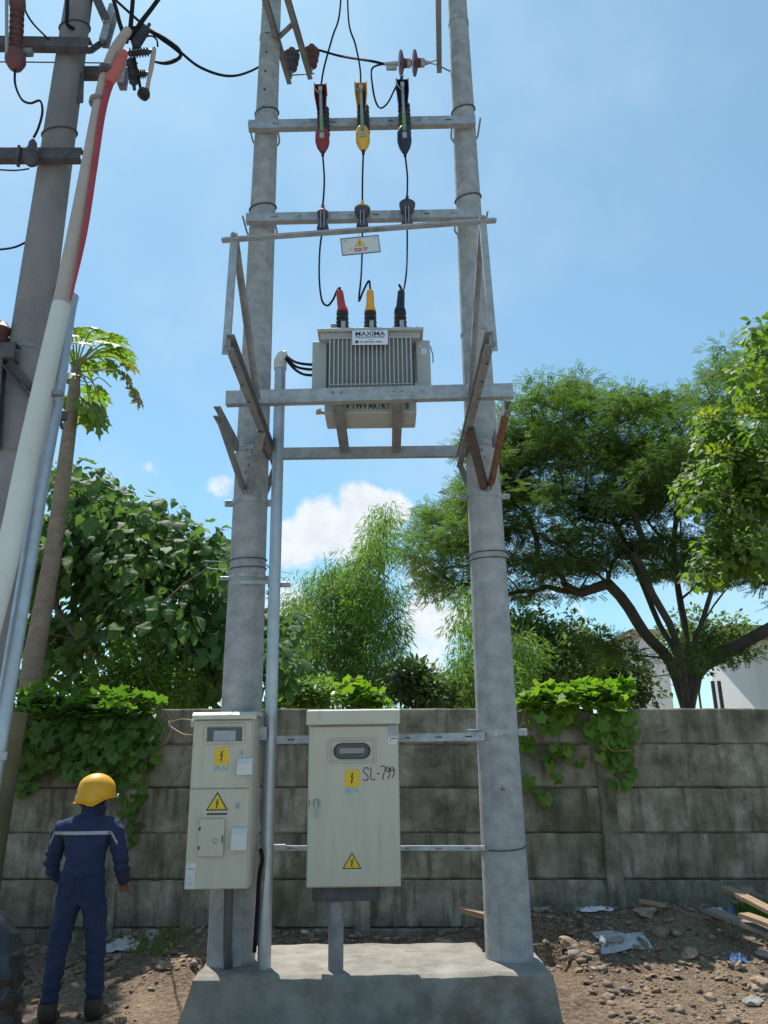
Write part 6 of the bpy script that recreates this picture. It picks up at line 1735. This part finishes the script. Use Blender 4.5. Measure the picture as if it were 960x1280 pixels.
# bare body: head, neck, trunk, limbs and hands as one surface
nodes = {k: (v[0], tuple(q * .70 for q in v[1]) if isinstance(v[1], tuple) else v[1] * .58) for k, v in {**spine, **limbs}.items()}
nodes['nkb'] = (spine['nkb'][0], .052); nodes['nkt'] = (spine['nkt'][0], .052)
nodes['hd1'] = ((hx - .004, PYD + .03, hz - .04), (.074, .080)); nodes['hd2'] = ((hx, PYD + .03, hz + .04), (.078, .088)); nodes['hd3'] = ((hx, PYD + .03, hz + .095), (.050, .055))
nodes['jaw'] = ((hx + .062, PYD + .055, hz - .095), .030); nodes['nos'] = ((hx + .098, PYD + .075, hz - .035), .012)
ed = [('pel', 'wst'), ('wst', 'chs'), ('chs', 'upc'), ('upc', 'nkb'), ('nkb', 'nkt'), ('nkt', 'hd1'), ('hd1', 'hd2'), ('hd2', 'hd3'), ('hd1', 'jaw'), ('hd1', 'nos')] + el
for s_ in (-1, 1):
    t_ = 'L' if s_ < 0 else 'R'; w = Vector(limbs['wr' + t_][0]); f_ = Vector((-s_ * .25, .9, -.25)).normalized(); sd_ = Vector((1, .25 * s_, 0)).normalized()
    nodes['wr' + t_] = (tuple(w), .026); nodes['pa' + t_] = (tuple(w + f_ * .07), (.034, .018)); ed.append(('wr' + t_, 'pa' + t_))
    for k, (o_, L_) in enumerate(((-.028, .068), (-.009, .078), (.010, .074), (.028, .058))):
        a_ = w + f_ * .095 + sd_ * o_; b_ = a_ + f_ * L_ * .5 + Vector((0, 0, -.012)); c_ = b_ + f_ * L_ * .35 + Vector((0, 0, -.03))
        nodes['f%d%s' % (k, t_)] = (tuple(a_), .0095); nodes['g%d%s' % (k, t_)] = (tuple(b_), .0088); nodes['h%d%s' % (k, t_)] = (tuple(c_), .0075)
        ed += [('pa' + t_, 'f%d%s' % (k, t_)), ('f%d%s' % (k, t_), 'g%d%s' % (k, t_)), ('g%d%s' % (k, t_), 'h%d%s' % (k, t_))]
    a_ = w + f_ * .05 - sd_ * s_ * .035; b_ = a_ + f_ * .035 - sd_ * s_ * .025; nodes['t0' + t_] = (tuple(a_), .011); nodes['t1' + t_] = (tuple(b_ + f_ * .02), .009); ed += [('wr' + t_, 't0' + t_), ('t0' + t_, 't1' + t_)]
body = skin_body('body', nodes, ed, 'skin', per)
m_ = MB(); 
for sx_ in (1,):
    m_.lathe([(.003, -.006), (.020, -.002), (.022, .006), (.010, .012)], (hx + .004, PYD - .062, hz - .052), (.1, -1, .1), 10)
m_.build('ear', 'skin', per, True)
m_ = MB()
for dy_ in (.035, .095): m_.lathe([(.006, 0), (.012, .004), (.006, .010)], (hx + .078, PYD + dy_, hz - .018), (1, .2, 0), 10)
m_.build('eyes', 'hair_black', per, True)
MB().lathe([(.070, -.06), (.088, -.02), (.092, .03), (.07, .08)], (hx - .012, PYD + .022, hz - .035), Z, 18).build('hair', 'hair_black', per, True)
# coverall
cov = {k: v for k, v in {**spine, **limbs}.items() if k != 'nkt'}
cov['nkb'] = (cov['nkb'][0], .072)
cove = [('pel', 'wst'), ('wst', 'chs'), ('chs', 'upc'), ('upc', 'nkb')] + el
cv_ = skin_body('coverall', cov, cove, 'coverall_navy', per, 3)
# cloth folds: creases across the back, at the elbows, waist and knees
for v in cv_.data.vertices:
    c_ = v.co; q = c_ * 9.0
    a_ = mnoise.noise((q.x * .9, q.y * .9, q.z * 1.9)) * .011 + mnoise.noise((q.x * 2.2 + q.z * 1.4, q.y * 2.2, q.z * 2.6)) * .007
    zz = c_.z + pgz
    a_ += .006 * math.sin(zz * 95 + 5 * mnoise.noise((c_.x * 6, c_.y * 6, 1))) * (math.exp(-((zz - .47) / .10) ** 2) + math.exp(-((zz - .93) / .07) ** 2) + .7 * math.exp(-((zz - .17) / .09) ** 2) + .6 * (abs(c_.x) > .2))
    v.co = c_ + v.normal * a_
cv_.data.update()
MB().lathe([(.066, -.03), (.078, .0), (.082, .045), (.076, .05), (.070, .0)], (s0 + .018, PYD + .02, sh_z + .055), (.06, .05, 1), 20).build('collar', 'coverall_navy', cv_, True)
for t_, s_ in (('L', -1), ('R', 1)):
    p = Vector(limbs['an' + t_][0]); MB().tube([p + Z * .03, p - Z * .04, p + Vector((s_ * .01, .07, -.075)), p + Vector((s_ * .015, .17, -.085))], [.062, .058, .050, .036], 12, smooth=4).build('boot', 'boot_leather', per, True)
# reflective strip wrapped on the back of the coverall: cast onto its surface
bpy.context.view_layer.update()
dg = bpy.context.evaluated_depsgraph_get()
def hit_back(x, z):
    inv = cv_.matrix_world.inverted(); ok, loc_, nn_, _ = cv_.ray_cast(inv @ Vector((x, PYD - 2, z)), Vector((0, 1, 0)))
    return (cv_.matrix_world @ loc_) if ok else None
def strip(path, w):
    mb = MB(); prev = None
    for x, z in path:
        a_, b_ = hit_back(x, z + w / 2), hit_back(x, z - w / 2)
        if a_ is None or b_ is None: prev = None; continue
        a_, b_ = a_ + Vector((0, -.004, 0)), b_ + Vector((0, -.004, 0)); i = len(mb.v); mb.v += [tuple(a_), tuple(b_)]
        if prev is not None: mb.f.append((prev, prev + 1, i + 1, i))
        prev = i
    if mb.f: mb.build('reflective_strip', 'reflective_strip', cv_)
for k, zz in enumerate((pgz + .96,)):
    pts = []
    for x in np.linspace(s0 - .15, s0 + .15, 22):
        h2_ = hit_back(float(x), zz + .004 * math.sin(x * 30))
        if h2_ is not None: pts.append(h2_ + Vector((0, -.002, 0)))
    if len(pts) > 3: MB().tube(pts, .007, 6).build('waist_seam', 'coverall_navy', cv_, True)
for sx_ in (-1, 1):
    qx, qz = s0 + sx_ * .075, pgz + .82; pts = [hit_back(qx + a_, qz + b_) for a_, b_ in ((-.05, .06), (.05, .06), (.05, -.05), (0, -.075), (-.05, -.05), (-.05, .06))]
    if all(p_ is not None for p_ in pts): MB().tube([p_ + Vector((0, -.003, 0)) for p_ in pts], .0045, 5).build('pocket_seam', 'coverall_navy', cv_, True)
zs = P(104, 1042, PYD - .12).z; xl, xr = P(63, 1042, PYD - .12).x, P(134, 1042, PYD - .12).x
strip([(x, zs) for x in np.linspace(xl, xr, 24)], .022)
strip([(xr + .004 + .045 * k / 7, zs - .07 * k / 7) for k in range(8)], .024)
strip([(xl - .004 - .035 * k / 7, zs - .08 * k / 7) for k in range(8)], .024)
# helmet: shell with side cut-outs, vents, headlamp
hl = bpy.data.objects.new('helmet', None)
mb = MB(); nu, nv = 28, 14; Rm = Matrix.Rotation(math.radians(32), 3, 'Z') @ Matrix.Rotation(math.radians(6), 3, 'Y')
for j in range(nv + 1):
    for i in range(nu):
        a = 2 * math.pi * i / nu; ca, sa = math.cos(a), math.sin(a)          # a = 0 is the brow
        low = -.035 + .0 * ca
        low += -.055 * max(0, -ca) ** 1.2 - .050 * math.exp(-((abs(abs(a - math.pi) - 1.35)) / .45) ** 2) + .012 * max(0, ca) ** 2
        th = j / nv; el_ = math.pi / 2 * (1 - th)
        z = .128 * math.sin(el_) if th < .72 else None
        if z is None:
            z0_ = .128 * math.sin(math.pi / 2 * .28); q = (th - .72) / .28; z = z0_ + (low - z0_) * q; rr = math.cos(math.pi / 2 * .28) + (1.0 - math.cos(math.pi / 2 * .28)) * math.sin(q * math.pi / 2) + (.0)
        else: rr = math.cos(el_)
        rr = max(rr, .02); v = Vector((rr * ca * (.142 if ca > 0 else .138), rr * sa * .112, z)); mb.v.append(tuple(Rm @ v + Vector((hx + .0, PYD + .03, hz + .012))))
mb.v = [tuple((Vector(v) - Vector((hx, PYD + .03, hz + .012))) * .96 + Vector((hx, PYD + .03, hz + .012))) for v in mb.v]
mb.f = [(j * nu + i, (j + 1) * nu + i, (j + 1) * nu + (i + 1) % nu, j * nu + (i + 1) % nu) for j in range(nv) for i in range(nu)] + [tuple(range(nu))]
rim_ = [mb.v[nv * nu + i] for i in range(nu)]
hel = mb.build('helmet', 'helmet_yellow', per, True)
sm = hel.modifiers.new('thick', 'SOLIDIFY'); sm.thickness = .006; sm.offset = -1
hc = Vector((hx, PYD + .03, hz + .012))
MB().tube(rim_ + [rim_[0]], .0055, 6, False).build('rim', 'helmet_yellow', hel, True)
MB().tube([rim_[8], (hx + .05, PYD - .055, hz - .10), (hx + .06, PYD + .02, hz - .135)], .006, 6, smooth=4).build('chin_strap', 'rubber', hel, True)
MB().tube([rim_[15], (hx - .02, PYD - .062, hz - .07), (hx + .05, PYD - .055, hz - .10)], .006, 6, smooth=4).build('chin_strap', 'rubber', hel, True)
for px_, py_ in ((109, 992), (96.5, 990)):
    d_ = ray(px_, py_); d_ = d_ / d_.y; pp = CAM + d_ * (PYD - .3)
    ok, loc_, nn_, _ = hel.ray_cast(hel.matrix_world.inverted() @ pp, ray(px_, py_).normalized())
    if ok: MB().lathe([(.009, 0), (.009, .002)], hel.matrix_world @ loc_, nn_, 12).build('vent_shade', 'recess_shade', hel)  # dark disc painted as the shade of a vent opening
lp = hc + Rm @ Vector((.142, -.02, -.015)); MB().lathe([(.008, 0), (.014, .006), (.014, .012)], lp, Rm @ Vector((1, -.2, 0)), 10).build('headlamp_clip', 'sticker_white', hel, True)
